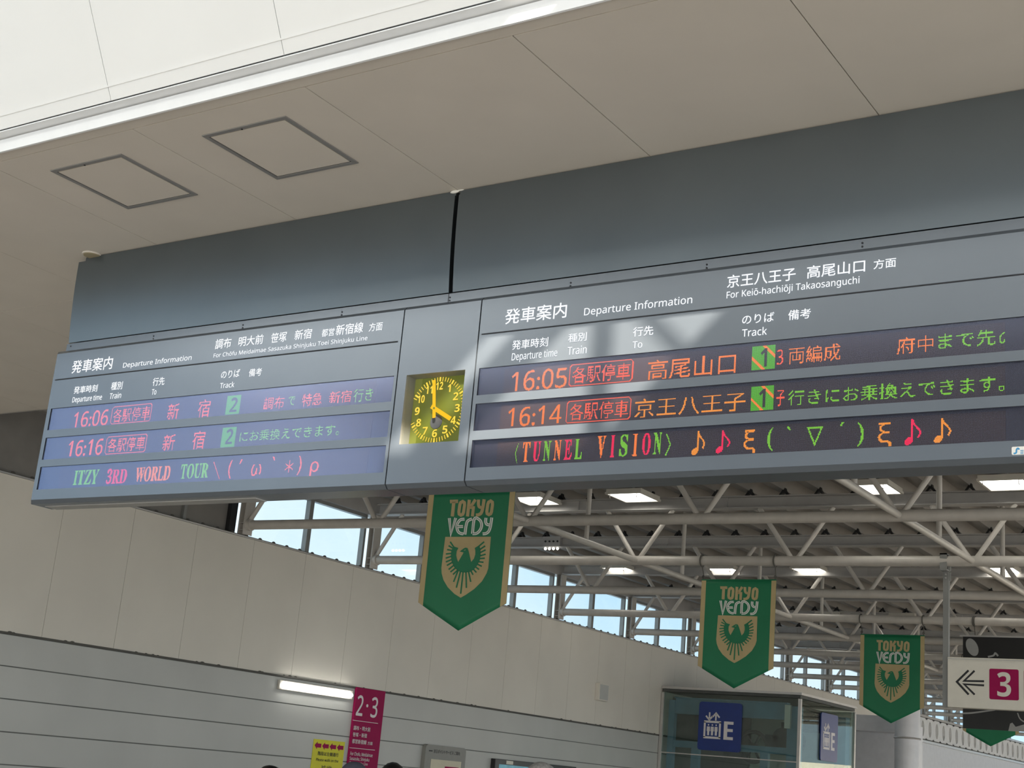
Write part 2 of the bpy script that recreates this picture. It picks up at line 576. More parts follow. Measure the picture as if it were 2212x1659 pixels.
# left wall: grey cladding below, beige panels above, dark end panel
w = MB()
w.box(XW - .12, XW - .012, 3.0, 60, FLOOR, 2.47, 'groove_grey'); w.box(XW - .12, XW - .012, 3.0, 60, 2.47, 3.96, 'seam')
zs = [FLOOR, .06, .367, .668, .969, 1.27, 1.567, 1.868, 2.168, 2.462]
for a, b in zip(zs, zs[1:]): w.box(XW - .012, XW, 3.0, 60, a + .006, b - .006, 'wall_low')
sy = [9.17 + .92 * k for k in range(-7, 58)]
for a, b in zip(sy, sy[1:]):
    if b > 60: break
    w.box(XW - .012, XW + .002, a + .0022, b - .0022, 2.484, 3.945, 'wall_up')
struct(w.build('wall_left', 'wall_up'))
w = MB()
w.box(XW - .012, XW + .012, 3.0, 60, 2.464, 2.482, 'seam')
for k in range(120):
    y = 6 + 54 * random.random() ** 1.2
    w.ball((XW + .003, y, 2.484), .007 + .009 * random.random(), 6, 4, 'seam', 1, 2.2, .7)
struct(w.build('trim_4', 'seam'))
w = MB()
w.box(XW - .14, XW + .018, 3.0, 60, 3.947, 3.962, 'alu')
w.box(XW - .14, XW - .0, 3.0, 60, 3.962, 3.972, 'seam')
y = 5.0
while y < 42:
    w.ball((XW - .03, y, 3.974), .024, 8, 5, 'seam', .8, 1.2, .9)
    y += .235
struct(w.build('trim_5', 'alu'))
# solid grey end bay beside the low ceiling
PY = [11.75 + 2.37 * k for k in range(0, 16)]           # posts stand where the trusses meet the wall
w = MB()
w.box(XW - .16, XW - .12, 5.2, PY[0] - .2, 3.9, 5.0, 'deck')
w.box(XW - .14, XW - .08, PY[0] - .9, PY[0] - .86, 3.96, 5.0, 'frame')
w.box(XW - .14, XW - .06, PY[0] - .2, PY[0] - .1, 3.96, 5.0, 'black')
struct(w.build('wall_end_bay', 'deck'))
# windows along the top of the wall
nwin = 1
for k in range(len(PY) - 1):
    a, b = PY[k] + .1, PY[k + 1] - .1
    mid = (a + b) / 2
    for (u, v) in ((a, mid), (mid, b)):
        f = MB()
        x0, x1 = XW - .14, XW - .07
        f.box(x0, x1, u, u + .03, 3.965, 4.66); f.box(x0, x1, v - .04, v, 3.965, 4.66)
        f.box(x0, x1, u + .03, v - .04, 4.62, 4.66); f.box(x0, x1, u + .03, v - .04, 3.965, 3.985)
        fo = struct(f.build('window_%d' % nwin, 'frame')); nwin += 1
        MB().box(XW - .107, XW - .1, u + .028, v - .038, 3.98, 4.622).build('window_pane', 'pane', fo)
# eaves beam over the windows
struct(MB().box(XW - .2, XW - .02, 5.2, 60, 4.66, 5.05).build('trim_6', 'beam'))
# front part of the left wall is tall glazing that mirrors in the boards
f = MB()
f.box(XW - .1, XW, -8.9, 3.0, 2.7, 2.82)
for y in (-8.9, 2.92): f.box(XW - .1, XW, y, y + .08, 2.82, 7.2)
f.box(XW - .1, XW, -8.9, 3.0, FLOOR, 2.82)
struct(f.build('window_0', 'frame'))
struct(MB().box(-15, 16, -8.9, -8.7, 4.9, 7.2).build('sky_blocker', 'roof'))  # unseen panel added to keep bright sky out of the right screens' reflection
# folded roof deck of the hall
d = MB()
P, H, ZD = .4, .13, 4.875
x = -12.0
prof = []
while x < 4.2:
    prof += [(x, ZD), (x + .1, ZD), (x + .17, ZD + H), (x + .33, ZD + H)]
    x += P
vs, fs = [], []
for (px, pz) in prof: vs += [(px, 7.0, pz), (px, 60, pz)]
for i in range(len(prof) - 1): fs.append((2 * i, 2 * i + 2, 2 * i + 3, 2 * i + 1))
d.add(vs, fs)
d.box(-12, 4.2, 7, 60, ZD + H + .05, ZD + H + .09)
struct(d.build('ceiling_hall', 'deck'))
# far end of the hall
MB_ = MB().box(-13, 16, 60, 60.2, FLOOR, 3.2)
struct(MB_.build('wall_back', 'wall_up'))


# ================================================================== DEPARTURE BOARDS
def X_(px, py): return aty(px, py, YB).x


def bevel_box(mb, x0, x1, y0, y1, z0, z1, b, left=True, right=True, m=None):
    """shallow box whose front edges are cut at 45 degrees"""
    xl, xr = (b if left else 0), (b if right else 0)
    A = [(x0 + xl, y0, z0 + b), (x1 - xr, y0, z0 + b), (x1 - xr, y0, z1 - b), (x0 + xl, y0, z1 - b)]
    B = [(x0, y0 + b, z0), (x1, y0 + b, z0), (x1, y0 + b, z1), (x0, y0 + b, z1)]
    Cc = [(x0, y1, z0), (x1, y1, z0), (x1, y1, z1), (x0, y1, z1)]
    vs = A + B + Cc
    fs = [(4 + i, 4 + (i + 1) % 4, (i + 1) % 4, i) for i in range(4)]
    fs += [(8 + i, 8 + (i + 1) % 4, 4 + (i + 1) % 4, 4 + i) for i in range(4)] + [(8, 9, 10, 11)]
    mb.add(vs, fs, m)
    return A


ZB0, ZB1 = 2.883, 3.768                                # lower and upper edge of the flat faces
BV = .021
DEPTH = .17


def face_with_holes(mb, x0, x1, z0, z1, holes, deep, m, mdark):
    """front plate at YB with rectangular openings and their reveals; all holes share one x range or are stacked"""
    hs = sorted(holes, key=lambda h: h[2])
    z = z0
    for (a, b, c0, c1) in hs:
        mb.quad((x0, YB, z), (x1, YB, z), (x1, YB, c0), (x0, YB, c0), m)
        mb.quad((x0, YB, c0), (a, YB, c0), (a, YB, c1), (x0, YB, c1), m)
        mb.quad((b, YB, c0), (x1, YB, c0), (x1, YB, c1), (b, YB, c1), m)
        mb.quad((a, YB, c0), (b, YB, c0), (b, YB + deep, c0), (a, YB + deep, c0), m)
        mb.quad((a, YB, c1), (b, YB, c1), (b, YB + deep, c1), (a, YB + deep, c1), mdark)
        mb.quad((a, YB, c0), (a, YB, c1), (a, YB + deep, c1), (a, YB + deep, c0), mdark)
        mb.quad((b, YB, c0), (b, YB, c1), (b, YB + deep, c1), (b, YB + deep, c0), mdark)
        z = c1
    mb.quad((x0, YB, z), (x1, YB, z), (x1, YB, z1), (x0, YB, z1), m)


ROWS = [(3.429, 3.300), (3.213, 3.087), (3.004, 2.878)]


def z_rows(pairs):
    o = []
    for (a, b) in pairs:
        o.append((aty(*b, YB).z, aty(*a, YB).z))
    return o


RL = z_rows([((108, 883), (102, 929.5)), ((96.8, 946), (88.3, 993.5)), ((85.5, 1008.8), (76.4, 1057.8))])
DG = .022                                               # how deep the display sits behind the face


def led_item(pred, u0, u1, v0, v1, name, parent, Yd):
    """lit dots on the fixed grid inside a box; pred(x, z) gives a colour key or None"""
    b = MB()
    i0, i1 = math.floor(u0 / PITCH_LED), math.ceil(u1 / PITCH_LED)
    j0, j1 = math.floor(v0 / PITCH_LED), math.ceil(v1 / PITCH_LED)
    h = PITCH_LED * .43
    vs = {}
    for i in range(i0, i1 + 1):
        x = (i + .5) * PITCH_LED
        for j in range(j0, j1 + 1):
            z = (j + .5) * PITCH_LED
            k = pred(x, z)
            if k: vs.setdefault(k, []).append((x, z))
    keys = list(vs)
    if not keys: return None
    for k in keys:
        V, Fc = [], []
        for (x, z) in vs[k]:
            n = len(V)
            V += [(x - h, Yd, z - h), (x + h, Yd, z - h), (x + h, Yd, z + h), (x - h, Yd, z + h)]
            Fc.append((n, n + 1, n + 2, n + 3))
        MT['led_' + k] = LED[k]
        b.add(V, Fc, 'led_' + k)
    return b.build(name, None, parent)


def led_text(s, lb, rt, color, parent, Yd, off=0.0, grow=0.0, base=False, skew=0):
    p, q = aty(*lb, YB), aty(*rt, YB)
    vs, fs = fit(sans(s, off > 0), p.x, q.x, p.z, q.z, 0, base)
    bv = BVHTree.FromPolygons([Vector((x, z, 0)) for x, z in vs], fs)
    up = Vector((0, 0, 1)); dn = Vector((0, 0, -1))
    grow = grow or (.0011 if ord(s[0]) > 0x1D000 else 0)
    offs = [(0, 0)] + ([(grow, 0), (-grow, 0), (0, grow), (0, -grow)] if grow else [])

    def pred(x, z):
        for (a, b) in offs:
            if bv.ray_cast(Vector((x + a, z + b, 1)), dn)[0] is not None: return color
        return None
    z0 = min(z for _, z in vs)
    return led_item(pred, p.x, q.x, z0, q.z, 'led_text', parent, Yd)


def led_note(lb, rt, color, parent, Yd):
    """an eighth note: slanted head, stem and curling flag"""
    p, q = aty(*lb, YB), aty(*rt, YB)
    w_, h_ = q.x - p.x, q.z - p.z
    b = MB(); T = lambda v: (p.x + v[0] * w_, p.z + v[1] * h_, 0)
    b.poly([T((.24 + .26 * math.cos(a), .15 + .145 * math.sin(a) + .05 * math.cos(a))) for a in [2 * math.pi * i / 16 for i in range(16)]])
    R_ = lambda pts, w: ribbon(b, [(x * w_, z * h_) for x, z in pts], w, None, lambda v: (p.x + v.x, p.z + v.y, 0))
    R_([(.46, .16), (.46, .99)], .0075)
    R_(arc_pts([(.46, .96), (.55, .80), (.80, .62), (.93, .45), (.82, .27)]), .0075)
    bv = BVHTree.FromPolygons(b.v, [tuple(f) for f in b.f])
    dn = Vector((0, 0, -1))
    return led_item(lambda x, z: color if bv.ray_cast(Vector((x, z, 1)), dn)[0] is not None else None, p.x, q.x, p.z, q.z, 'led_symbol', parent, Yd)


def led_frame(lb, rt, color, parent, Yd):
    p, q = aty(*lb, YB), aty(*rt, YB)
    P_ = PITCH_LED; x0, x1, z0, z1 = p.x, q.x, p.z, q.z

    def pred(x, z):
        dx = min(x - x0, x1 - x); dz = min(z - z0, z1 - z)
        if dx < 0 or dz < 0: return None
        if dx + dz < 4.2 * P_: return color if dx + dz > 2.9 * P_ else None
        return color if min(dx, dz) < 1.05 * P_ else None
    return led_item(pred, x0, x1, z0, z1, 'led_frame', parent, Yd)


def led_badge(s, lb, rt, parent, Yd, striped):
    p, q = aty(*lb, YB), aty(*rt, YB)
    x0, x1, z0, z1 = p.x, q.x, p.z, q.z
    w_, h_ = x1 - x0, z1 - z0
    g0, g1 = (x0 + .28 * w_, x1 - .2 * w_) if s == '2' else (x0 + .36 * w_, x1 - .38 * w_)
    vs, fs = fit(sans(s, True), g0, g1, z0 + .12 * h_, z1 - .1 * h_)
    bv = BVHTree.FromPolygons([Vector((x, z, 0)) for x, z in vs], fs)

    def pred(x, z):
        if not (x0 <= x <= x1 and z0 <= z <= z1): return None
        if bv.ray_cast(Vector((x, z, 1)), Vector((0, 0, -1)))[0] is not None: return None
        if striped:
            d_ = ((x - x0) + (z1 - z) * -1 + h_) / (w_ + h_)
            d_ = ((x - x0) / w_ + (z - z0) / h_) * .5
            if .22 < (((x - x0) / w_ - (z1 - z) / h_) * .5 + .5) % .5 < .29: return 'o'
        return 'q'
    return led_item(pred, x0, x1, z0, z1, 'led_badge', parent, Yd)


def serif(s):
    o = ''
    for ch in s:
        if 'A' <= ch <= 'Z': o += chr(0x1D400 + ord(ch) - 65)
        elif '0' <= ch <= '9': o += chr(0x1D7CE + ord(ch) - 48)
        else: o += ch
    return o


def build_board(root, x0, x1, left, right, rows_z, sx0, sx1, lx0, lx1):
    h = MB()
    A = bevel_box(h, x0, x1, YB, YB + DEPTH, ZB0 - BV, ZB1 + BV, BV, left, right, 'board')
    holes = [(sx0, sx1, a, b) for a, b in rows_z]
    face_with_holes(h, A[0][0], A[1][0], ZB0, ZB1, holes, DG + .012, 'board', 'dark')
    if left: h.box(x0 + .06, x1 - .9, YB + .075, YB + DEPTH - .01, ZB0 - BV - .006, ZB0 - BV - .0005, 'alu')
    h.build('housing', 'board', root)
    scr = []
    for (a, b) in rows_z:
        s = MB().box(sx0, sx1, YB + DG + .004, YB + DG + .012, a, b).build('display_screen', 'screen_side', root)
        MB().box(lx0, lx1, YB + DG + .001, YB + DG + .004, a + .003, b - .008).build('led_matrix', 'led', s)
        MB().box(sx0 + .001, sx1 - .001, YB + .004, YB + .006, a + .001, b - .001).build('glass_pane', 'screen_glass', s)
        scr.append(s)
    return scr


# ---- left board
xL0 = aty(67, 1080, YB).x - BV
xL1 = -4.172
bl = thing('departure_board', 'grey departure board on the left, its screens showing 16:06 and 16:16 trains', 'departure board', ((xL0 + xL1) / 2, YB, ZB0 - BV), 'departure boards')
sl0, sl1 = X_(102, 929.5), X_(844.5, 871.7)
ll0, ll1 = X_(140, 925), X_(808, 821)
SL = build_board(bl, xL0, xL1 - .003, True, False, RL, sl0, sl1, ll0, ll1)
YT = YB - .0015
L = 'letter'
for s, lb, rt, off, base in [
    ('発車案内', (153.5, 807), (245.6, 769), .012, 0),
    ('Departure Information', (265.4, 794.4), (415, 766), .004, 1),
    ('調布', (464, 754.7), (501, 729), .012, 0), ('明大前', (514.2, 749), (570.3, 721.6), .012, 0),
    ('笹塚', (584.5, 741.4), (620.7, 716), .012, 0), ('新宿', (635.5, 735), (675, 709), .012, 0),
    ('都営', (694.4, 728), (723.3, 708), .012, 0), ('新宿線', (724.7, 725), (786, 695), .014, 0),
    ('方面', (796.4, 716.5), (827.5, 695), .012, 0),
    ('For Chōfu Meidaimae Sasazuka Shinjuku Toei Shinjuku Line', (461, 772.6), (794.7, 724.6), .006, 1),
    ('のりば', (476.8, 818), (519.3, 797), .01, 0), ('備考', (537, 814), (567, 794.4), .01, 0),
    ('Track', (474.6, 839), (507.4, 824), .006, 1),
    ('発車時刻', (158.6, 851), (212, 830), .01, 0), ('Departure time', (155.8, 869.5), (221.5, 851.5), .004, 1),
    ('種別', (239, 843), (266, 823.6), .01, 0), ('Train', (236, 862), (263, 847), .006, 1),
    ('行先', (329, 834), (357, 814), .01, 0), ('To', (327, 853), (339, 840), .006, 1)]:
    text_y(s, lb, rt, YT, 'lettering', L, bl, off, bool(base))
z_sep = aty(119.5, 821, YB).z
MB().box(X_(119.5, 821), X_(858.7, 743), YB - .0015, YB + .002, z_sep - .0035, z_sep + .0035).build('divider_line', 'line', bl)
YD = YB + DG - .0002
R1, R2, R3 = SL
led_text('16:06', (150, 922), (230, 882), 'r', R1, YD, 0, .0009)
led_frame((231, 915), (324, 869), 'r', R1, YD)
led_text('各駅停車', (236, 911), (320, 874), 'r', R1, YD)
led_text('新', (353, 905), (383, 868), 'r', R1, YD); led_text('宿', (419, 900), (450.4, 859.5), 'r', R1, YD)
led_badge('2', (480, 894), (515.5, 851), R1, YD, False)
led_text('調布', (562, 883), (609.4, 853), 'r', R1, YD); led_text('で', (615.6, 873.7), (632.6, 853), 'g', R1, YD)
led_text('特急', (645, 875.7), (691.6, 844.5), 'r', R1, YD); led_text('新宿', (704, 869.5), (755, 839.7), 'r', R1, YD)
led_text('行き', (756.7, 866.6), (801, 834), 'g', R1, YD)
led_text('16:16', (138, 985), (218.6, 945), 'r', R2, YD, 0, .0009)
led_frame((219, 980), (313, 934.6), 'r', R2, YD)
led_text('各駅停車', (224, 976), (309, 939.5), 'r', R2, YD)
led_text('新', (343, 972), (374.4, 935), 'r', R2, YD); led_text('宿', (407, 968.6), (439, 927.5), 'r', R2, YD)
led_badge('2', (470, 964), (506, 919), R2, YD, False)
led_text('にお乗換えできます。', (510, 953), (729, 913), 'g', R2, YD)
led_text(serif('ITZY'), (150.6, 1045.7), (209, 1011.7), 'g', R3, YD)
led_text(serif('3RD'), (221.5, 1043.7), (270, 1009), 'p', R3, YD)
led_text(serif('WORLD'), (284, 1039), (363.7, 1003.5), 'o', R3, YD)
led_text(serif('TOUR'), (382, 1033), (446, 998), 'g', R3, YD)
led_text('＼', (449, 1035), (474, 993), 'r', R3, YD)
led_text('(', (484, 1032), (497.5, 990.7), 'r', R3, YD, .0)
led_text('´', (511, 1000), (518, 990), 'r', R3, YD, .02)
led_text('ω', (535, 1026.7), (559.5, 1000), 'r', R3, YD)
led_text('`', (581.6, 993), (589, 984), 'r', R3, YD, .02)
led_text('＊', (607.7, 1019.6), (629, 992), 'r', R3, YD, .02)
led_text(')', (634.6, 1024), (648, 982), 'r', R3, YD)
led_text('ρ', (662, 1026), (683.6, 994), 'r', R3, YD)

# ---- right board
xR0, xR1 = -3.708, -.98
br = thing('departure_board', 'wide grey departure board on the right, partly sunlit, trains at 16:05 and 16:14', 'departure board', ((xR0 + xR1) / 2, YB, ZB0 - BV), 'departure boards')
RR = z_rows([((1035, 795.7), (1030.6, 854)), ((1027, 872.5), (1022.8, 930.8)), ((1019.6, 951), (1014.6, 1010.5))])
sr0, sr1 = X_(1033, 820), -1.11
lr0, lr1 = X_(1084.5, 793), X_(2168, 770)
SR = build_board(br, xR0 + .003, xR1, False, True, RR, sr0, sr1, lr0, lr1)
for s, lb, rt, off, base in [
    ('発車案内', (1090, 701), (1225.6, 652.5), .012, 0),
    ('Departure Information', (1261.6, 681.5), (1496, 637.5), .003, 1),
    ('京王八王子', (1570.6, 622.4), (1719, 577), .012, 0), ('高尾山口', (1743, 602), (1869, 559.6), .012, 0),
    ('方面', (1887, 582), (1935.7, 555.8), .01, 0),
    ('For Keiō-hachiōji Takaosanguchi', (1569.4, 644.6), (1856.7, 596), .006, 1),
    ('のりば', (1603, 701), (1672.6, 673.7), .008, 0), ('備考', (1702.5, 692), (1751.7, 665.5), .01, 0),
    ('Track', (1602.7, 727.8), (1657, 705.5), .006, 1),
    ('発車時刻', (1105.8, 756), (1184.8, 727.7), .01, 0), ('Departure time', (1105, 778.8), (1204.6, 753), .003, 1),
    ('種別', (1227, 740), (1268, 717.4), .012, 0), ('Train', (1225.6, 767), (1268, 745.5), .01, 1),
    ('行先', (1367, 727.8), (1412, 702.8), .012, 0), ('To', (1366, 752.7), (1388, 736), .01, 1)]:
    text_y(s, lb, rt, YT, 'lettering', L, br, off, bool(base))
z_sep = aty(1040.6, 722.4, YB).z
MB().box(X_(1040.6, 722.4), xR1 - .05, YB - .0015, YB + .002, z_sep - .003, z_sep + .003).build('divider_line', 'line', br)
R1, R2, R3 = SR
led_text('16:05', (1097.7, 843.7), (1221, 790), 'o', R1, YD, 0, .0009)
led_frame((1222, 832), (1364, 772.5), 'r', R1, YD)
led_text('各駅停車', (1230, 826), (1358, 779), 'r', R1, YD)
led_text('高尾山口', (1392.5, 819), (1586.6, 758.3), 'o', R1, YD)
led_badge('1', (1619.4, 798), (1672, 741.6), R1, YD, True)
led_text('3', (1674, 785), (1688, 751), 'r', R1, YD)
led_text('両編成', (1699, 784), (1812, 737), 'o', R1, YD)
led_text('府中', (1933.5, 762.7), (2013.5, 719.4), 'o', R1, YD)
led_text('まで先', (2023, 752), (2147, 706), 'g', R1, YD)
p_, q_ = aty(2155, 742, YB), aty(2187, 710, YB)
vs_, fs_ = fit('の', p_.x, q_.x, p_.z, q_.z)
bv_ = BVHTree.FromPolygons([Vector((a, b, 0)) for a, b in vs_], fs_)
led_item(lambda x, z: 'g' if x < lr1 and bv_.ray_cast(Vector((x, z, 1)), Vector((0, 0, -1)))[0] is not None else None, p_.x, q_.x, p_.z, q_.z, 'led_text', R1, YD)
led_text('16:14', (1090, 920), (1210, 870), 'o', R2, YD, 0, .0009)
led_frame((1216, 912.7), (1359, 853), 'r', R2, YD)
led_text('各駅停車', (1224, 907), (1353, 860), 'r', R2, YD)
led_text('京王八王子', (1365, 900.5), (1607.4, 841.5), 'a', R2, YD)
led_badge('1', (1616, 885), (1668.5, 829), R2, YD, True)
led_text('子', (1671, 874.8), (1691.5, 838.7), 'r', R2, YD)
led_text('行きにお乗換えできます。', (1697, 874), (2167, 806), 'g', R2, YD)
led_text('〈', (1105, 999), (1115, 955), 'g', R3, YD)
tx0, tx1 = (1122, 995.7), (1253.8, 950)


def colour_run(s, cols, lb, rt):
    n = len(s)
    for i, (ch, k) in enumerate(zip(s, cols)):
        f0, f1 = (i + .08) / n, (i + .90) / n
        dxp = rt[0] - lb[0]
        yb_ = lambda f: lb[1] + f * (rt[2] - lb[1])
        led_text(serif(ch), (lb[0] + dxp * f0 + (4 if ch == 'I' else 0), yb_(f0)), (lb[0] + dxp * f1 - (4 if ch == 'I' else 0), yb_(f1) - rt[1]), k, R3, YD)


colour_run('TUNNEL', 'opgopg', (1120, 996), (1256, 43, 988))
colour_run('VISION', 'opgopg', (1282, 986.5), (1428, 47, 978))
led_text('〉', (1431, 983), (1446, 933), 'g', R3, YD)
led_note((1488.7, 981), (1520, 927.4), 'a', R3, YD); led_note((1541, 977), (1574, 925.5), 'p', R3, YD)
led_text('ξ', (1600.5, 977), (1627.7, 925.5), 'a', R3, YD, .0)
led_text('(', (1651.8, 972), (1667, 920), 'g', R3, YD)
led_text('`', (1693.4, 926), (1703.7, 917), 'g', R3, YD, .02)
led_text('▽', (1737, 963), (1774.6, 917), 'g', R3, YD)
led_text('´', (1810, 918.5), (1820, 908.5), 'g', R3, YD, .02)
led_text(')', (1847, 962), (1863, 908.5), 'g', R3, YD)
led_text('ξ', (1892, 963), (1922, 908.5), 'a', R3, YD)
led_note((1950, 959), (1987, 900.6), 'p', R3, YD); led_note((2014.4, 954.5), (2051.7, 897.5), 'a', R3, YD)
# sticker on the lower edge of the right board
pa, pb = aty(2185.5, 983, YB), aty(2240, 964, YB)
st = tag(MB().prism([(u, YB - .001, v) for u, v in rrect(pa.x, pb.x, pa.z, pb.z + .002, .005)], (0, .001, 0)).build('sticker', 'cloth_white'), 'small white sticker with blue wave mark, low on right departure board', 'sticker')
b = MB()
ribbon(b, arc_pts([(2189.5, 980), (2195, 978), (2196, 971), (2199, 968.5), (2202, 971)]), 3.6, 'sticker_blue', lambda p: aty(p.x, p.y, YB - .0018))
b.build('printed_mark', 'sticker_blue', st)
b = MB()
for yy in (973, 976.5, 979.5): ribbon(b, [(2204, yy), (2211, yy - .3)], 1.6, 'sticker_blue', lambda p: aty(p.x, p.y, YB - .0018))
b.build('printed_lines', 'sticker_blue', st)

# ================================================================== CLOCK PANEL
xc0, xc1 = xL1 + .004, xR0 - .004
ck = thing('station_clock', 'olive faced station clock with amber hands in a grey panel between the boards', 'clock', ((xc0 + xc1) / 2, YB, ZB0 - BV))
wz0, wz1 = aty(864, 960, YB).z, aty(879, 810.5, YB).z
wx0, wx1 = X_(871, 880), X_(997, 880)
h = MB()
A = bevel_box(h, xc0, xc1, YB, YB + DEPTH, ZB0 - BV, ZB1 + BV, BV, False, False, 'board')
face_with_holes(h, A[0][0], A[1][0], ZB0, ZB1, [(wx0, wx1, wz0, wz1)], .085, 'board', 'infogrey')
h.build('housing', 'board', ck)
YF = YB + .075
MB().box(wx0, wx1, YF, YF + .008, wz0, wz1).build('clock_face', 'olive', ck)
MB().box(wx0 + .001, wx0 + .042, YF - .002, YF, wz0, wz1).build('face_reflection', 'olive_reflect', ck)  # paler left band: a reflection on the clock painted into the face colour
cc = Vector((-3.961, YF, 3.260)); R_OUT = .164; R_IN = .142; R_NUM = .119


def ring(a, r): return (cc.x + r * math.sin(rad(a)), cc.z + r * math.cos(rad(a)))


to_f = lambda Y: (lambda p: (p.x, Y, p.y))
b = MB()
for i in range(60):
    a = i * 6
    big = i % 5 == 0
    p, q = ring(a, R_IN), ring(a, R_OUT)
    if not (wx0 < p[0] < wx1 and wx0 < q[0] < wx1 and wz0 < p[1] < wz1): continue
    ribbon(b, [p, q], .0085 if big else .0038, 'amber_l', to_f(YF - .004))
b.build('minute_marks', 'amber_l', ck)
b = MB()
for n in range(1, 13):
    u, v = ring(n * 30, R_NUM)
    w2 = .0145 if n < 10 else .021
    if n == 1: w2 = .009
    vs, fs = fit(sans(str(n), True), u - w2, u + w2, v - .0195, v + .0195)
    b.add([(x, YF - .005, z) for x, z in vs], fs, 'amber_l')
b.build('numerals', 'amber_l', ck)
MB().tube((cc.x, YF - .003, cc.z - .061), (cc.x, YF - .0005, cc.z - .061), .035, 28).build('dial_disc', 'disc', ck)  # plain dark disc on the lower dial
b = MB()
a = 120
u1_, u0_ = ring(a, .116), ring(a + 180, .025)
ribbon(b, [u0_, u1_], .021, 'amber', to_f(YF - .025)); ho = b.build('hour_hand', 'amber', ck)
b = MB()
a = -7
ribbon(b, [ring(a + 180, .049), ring(a, .144)], .0185, 'amber', to_f(YF - .030)); b.build('minute_hand', 'amber', ck)
MB().tube((cc.x, YF - .032, cc.z), (cc.x, YF - .001, cc.z), .006, 12).build('hub', 'olive', ck)
MB().box(wx0 + .001, wx1 - .001, YB + .012, YB + .014, wz0 + .001, wz1 - .001).build('glass_pane', 'clock_glass', ck)

# ================================================================== FASCIA ABOVE THE BOARDS
YFA = YB + .03
zf0, zf1 = aty(146, 738.5, YFA).z, ZC - .004
xf0 = aty(150, 700, YFA).x
xs_ = aty(978, 540, YFA).x


def fascia(x0, x1, inset, label):
    """gently bowed sheet: upright at the ceiling, turning slightly downwards towards its foot"""
    b = MB(); n = 14; zt = ZC - .03; h = zt - zf0; vs = []
    for k in range(n + 1):
        z = zf0 + h * k / n
        y = YFA + math.tan(rad(BOW)) / (2 * h) * (zt - z) ** 2 - .012
        vs += [(x0, y, z), (x1, y, z)]
    m_ = len(vs)
    vs += [(x0, YFA + .06, zf0), (x1, YFA + .06, zf0), (x0, YFA + .06, zt), (x1, YFA + .06, zt)]
    fs = [(2 * k, 2 * k + 1, 2 * k + 3, 2 * k + 2) for k in range(n)]
    fs += [(0, 1, m_ + 1, m_), (2 * n, 2 * n + 1, m_ + 3, m_ + 2), (m_, m_ + 1, m_ + 3, m_ + 2)]
    fs += [tuple([2 * k for k in range(n + 1)] + [m_ + 2, m_]), tuple([2 * k + 1 for k in range(n + 1)] + [m_ + 3, m_ + 1])]
    b.add(vs, fs)
    b.box(x0 + inset, x1, YFA - .004, YFA + .06, zt, zf1)
    return tag(b.build('fascia_panel', 'fascia', None, True), label, 'panel', 'fascia panels')


BOW = 7.0  # bend added so mirrored light grades the fascia from dark top to paler foot
fascia(xf0, xs_ - .012, .05, 'grey metal fascia panel above the left departure board')
fascia(xs_ + .012, -.9, 0, 'grey metal fascia panel above the right departure board')
MB_ = MB().box(xf0 + .02, -.95, YFA + .062, YFA + .1, 2.95, zf1)
struct(MB_.build('trim_7', 'dark'))
zr1 = aty(150, 743, YFA).z; zr0 = ZB1 + BV + .001
rail = tag(MB().box(xf0 + .016, -.92, YFA - .004, YFA + .06, zr0, zr1).build('mounting_rail', 'board', None, False, .0015), 'thin grey screwed rail between the fascia and the departure boards', 'rail')
for px, py in ((153, 748), (332, 726), (525, 702), (739, 674), (972, 642.5), (1233, 611), (1527, 571.5), (1863, 525)):
    p = aty(px, py, YFA - .004)
    for dz in ((0, -.016) if px > 200 else (0,)):
        MB().tube((p.x, YFA - .006, p.z + dz), (p.x, YFA - .003, p.z + dz), .0045, 10).build('screw', 'line', rail)
p = aty(968.5, 645, YFA - .0045)
MB().box(p.x - .0016, p.x + .0016, YFA - .0048, YFA - .003, zr0, zr1).build('joint', 'dark', rail)
p = atz(1000, 423, ZC)
b = MB().ball((p.x, YFA - .008, ZC - .008), .025, 10, 6, None, 1.1, .35, .35)
b.ball((p.x + .03, YFA - .006, ZC - .004), .02, 8, 5, None, 1.3, .3, .2)
tag(b.build('putty_lump', 'chip', None, True), 'small white lump of putty where the fascia joint meets the ceiling', 'putty')

# ================================================================== CEILING FITTINGS
def hatch(q, label):
    P_ = [atz(x, y, ZC) for x, y in q]
    x0 = (P_[0].x + P_[3].x) / 2; x1 = (P_[1].x + P_[2].x) / 2
    y0 = (P_[0].y + P_[1].y) / 2; y1 = (P_[2].y + P_[3].y) / 2
    t = thing('access_hatch', label, 'hatch', ((x0 + x1) / 2, (y0 + y1) / 2, ZC), 'ceiling hatches')
    f = MB(); z0, z1 = ZC - .006, ZC - .0004; w_ = .022
    f.box(x0, x1, y0, y0 + w_, z0, z1); f.box(x0, x1, y1 - w_, y1, z0, z1)
    f.box(x0, x0 + w_, y0 + w_, y1 - w_, z0, z1); f.box(x1 - w_, x1, y0 + w_, y1 - w_, z0, z1)
    f.build('frame', 'hatch', t)
    g = .008
    MB().box(x0 + w_ + g, x1 - w_ - g, y0 + w_ + g, y1 - w_ - g, ZC - .004, ZC - .0003).build('door_panel', 'ceil', t)
    MB().box(x0 + w_, x1 - w_, y0 + w_, y1 - w_, ZC - .0008, ZC - .0003).build('gap', 'dark', t)
    MB().tube(((x0 + x1) / 2 - .02, y0 + w_ * .8, ZC - .009), ((x0 + x1) / 2 - .02, y0 + w_ * .8, ZC - .005), .005, 8).build('latch', 'dark', t)


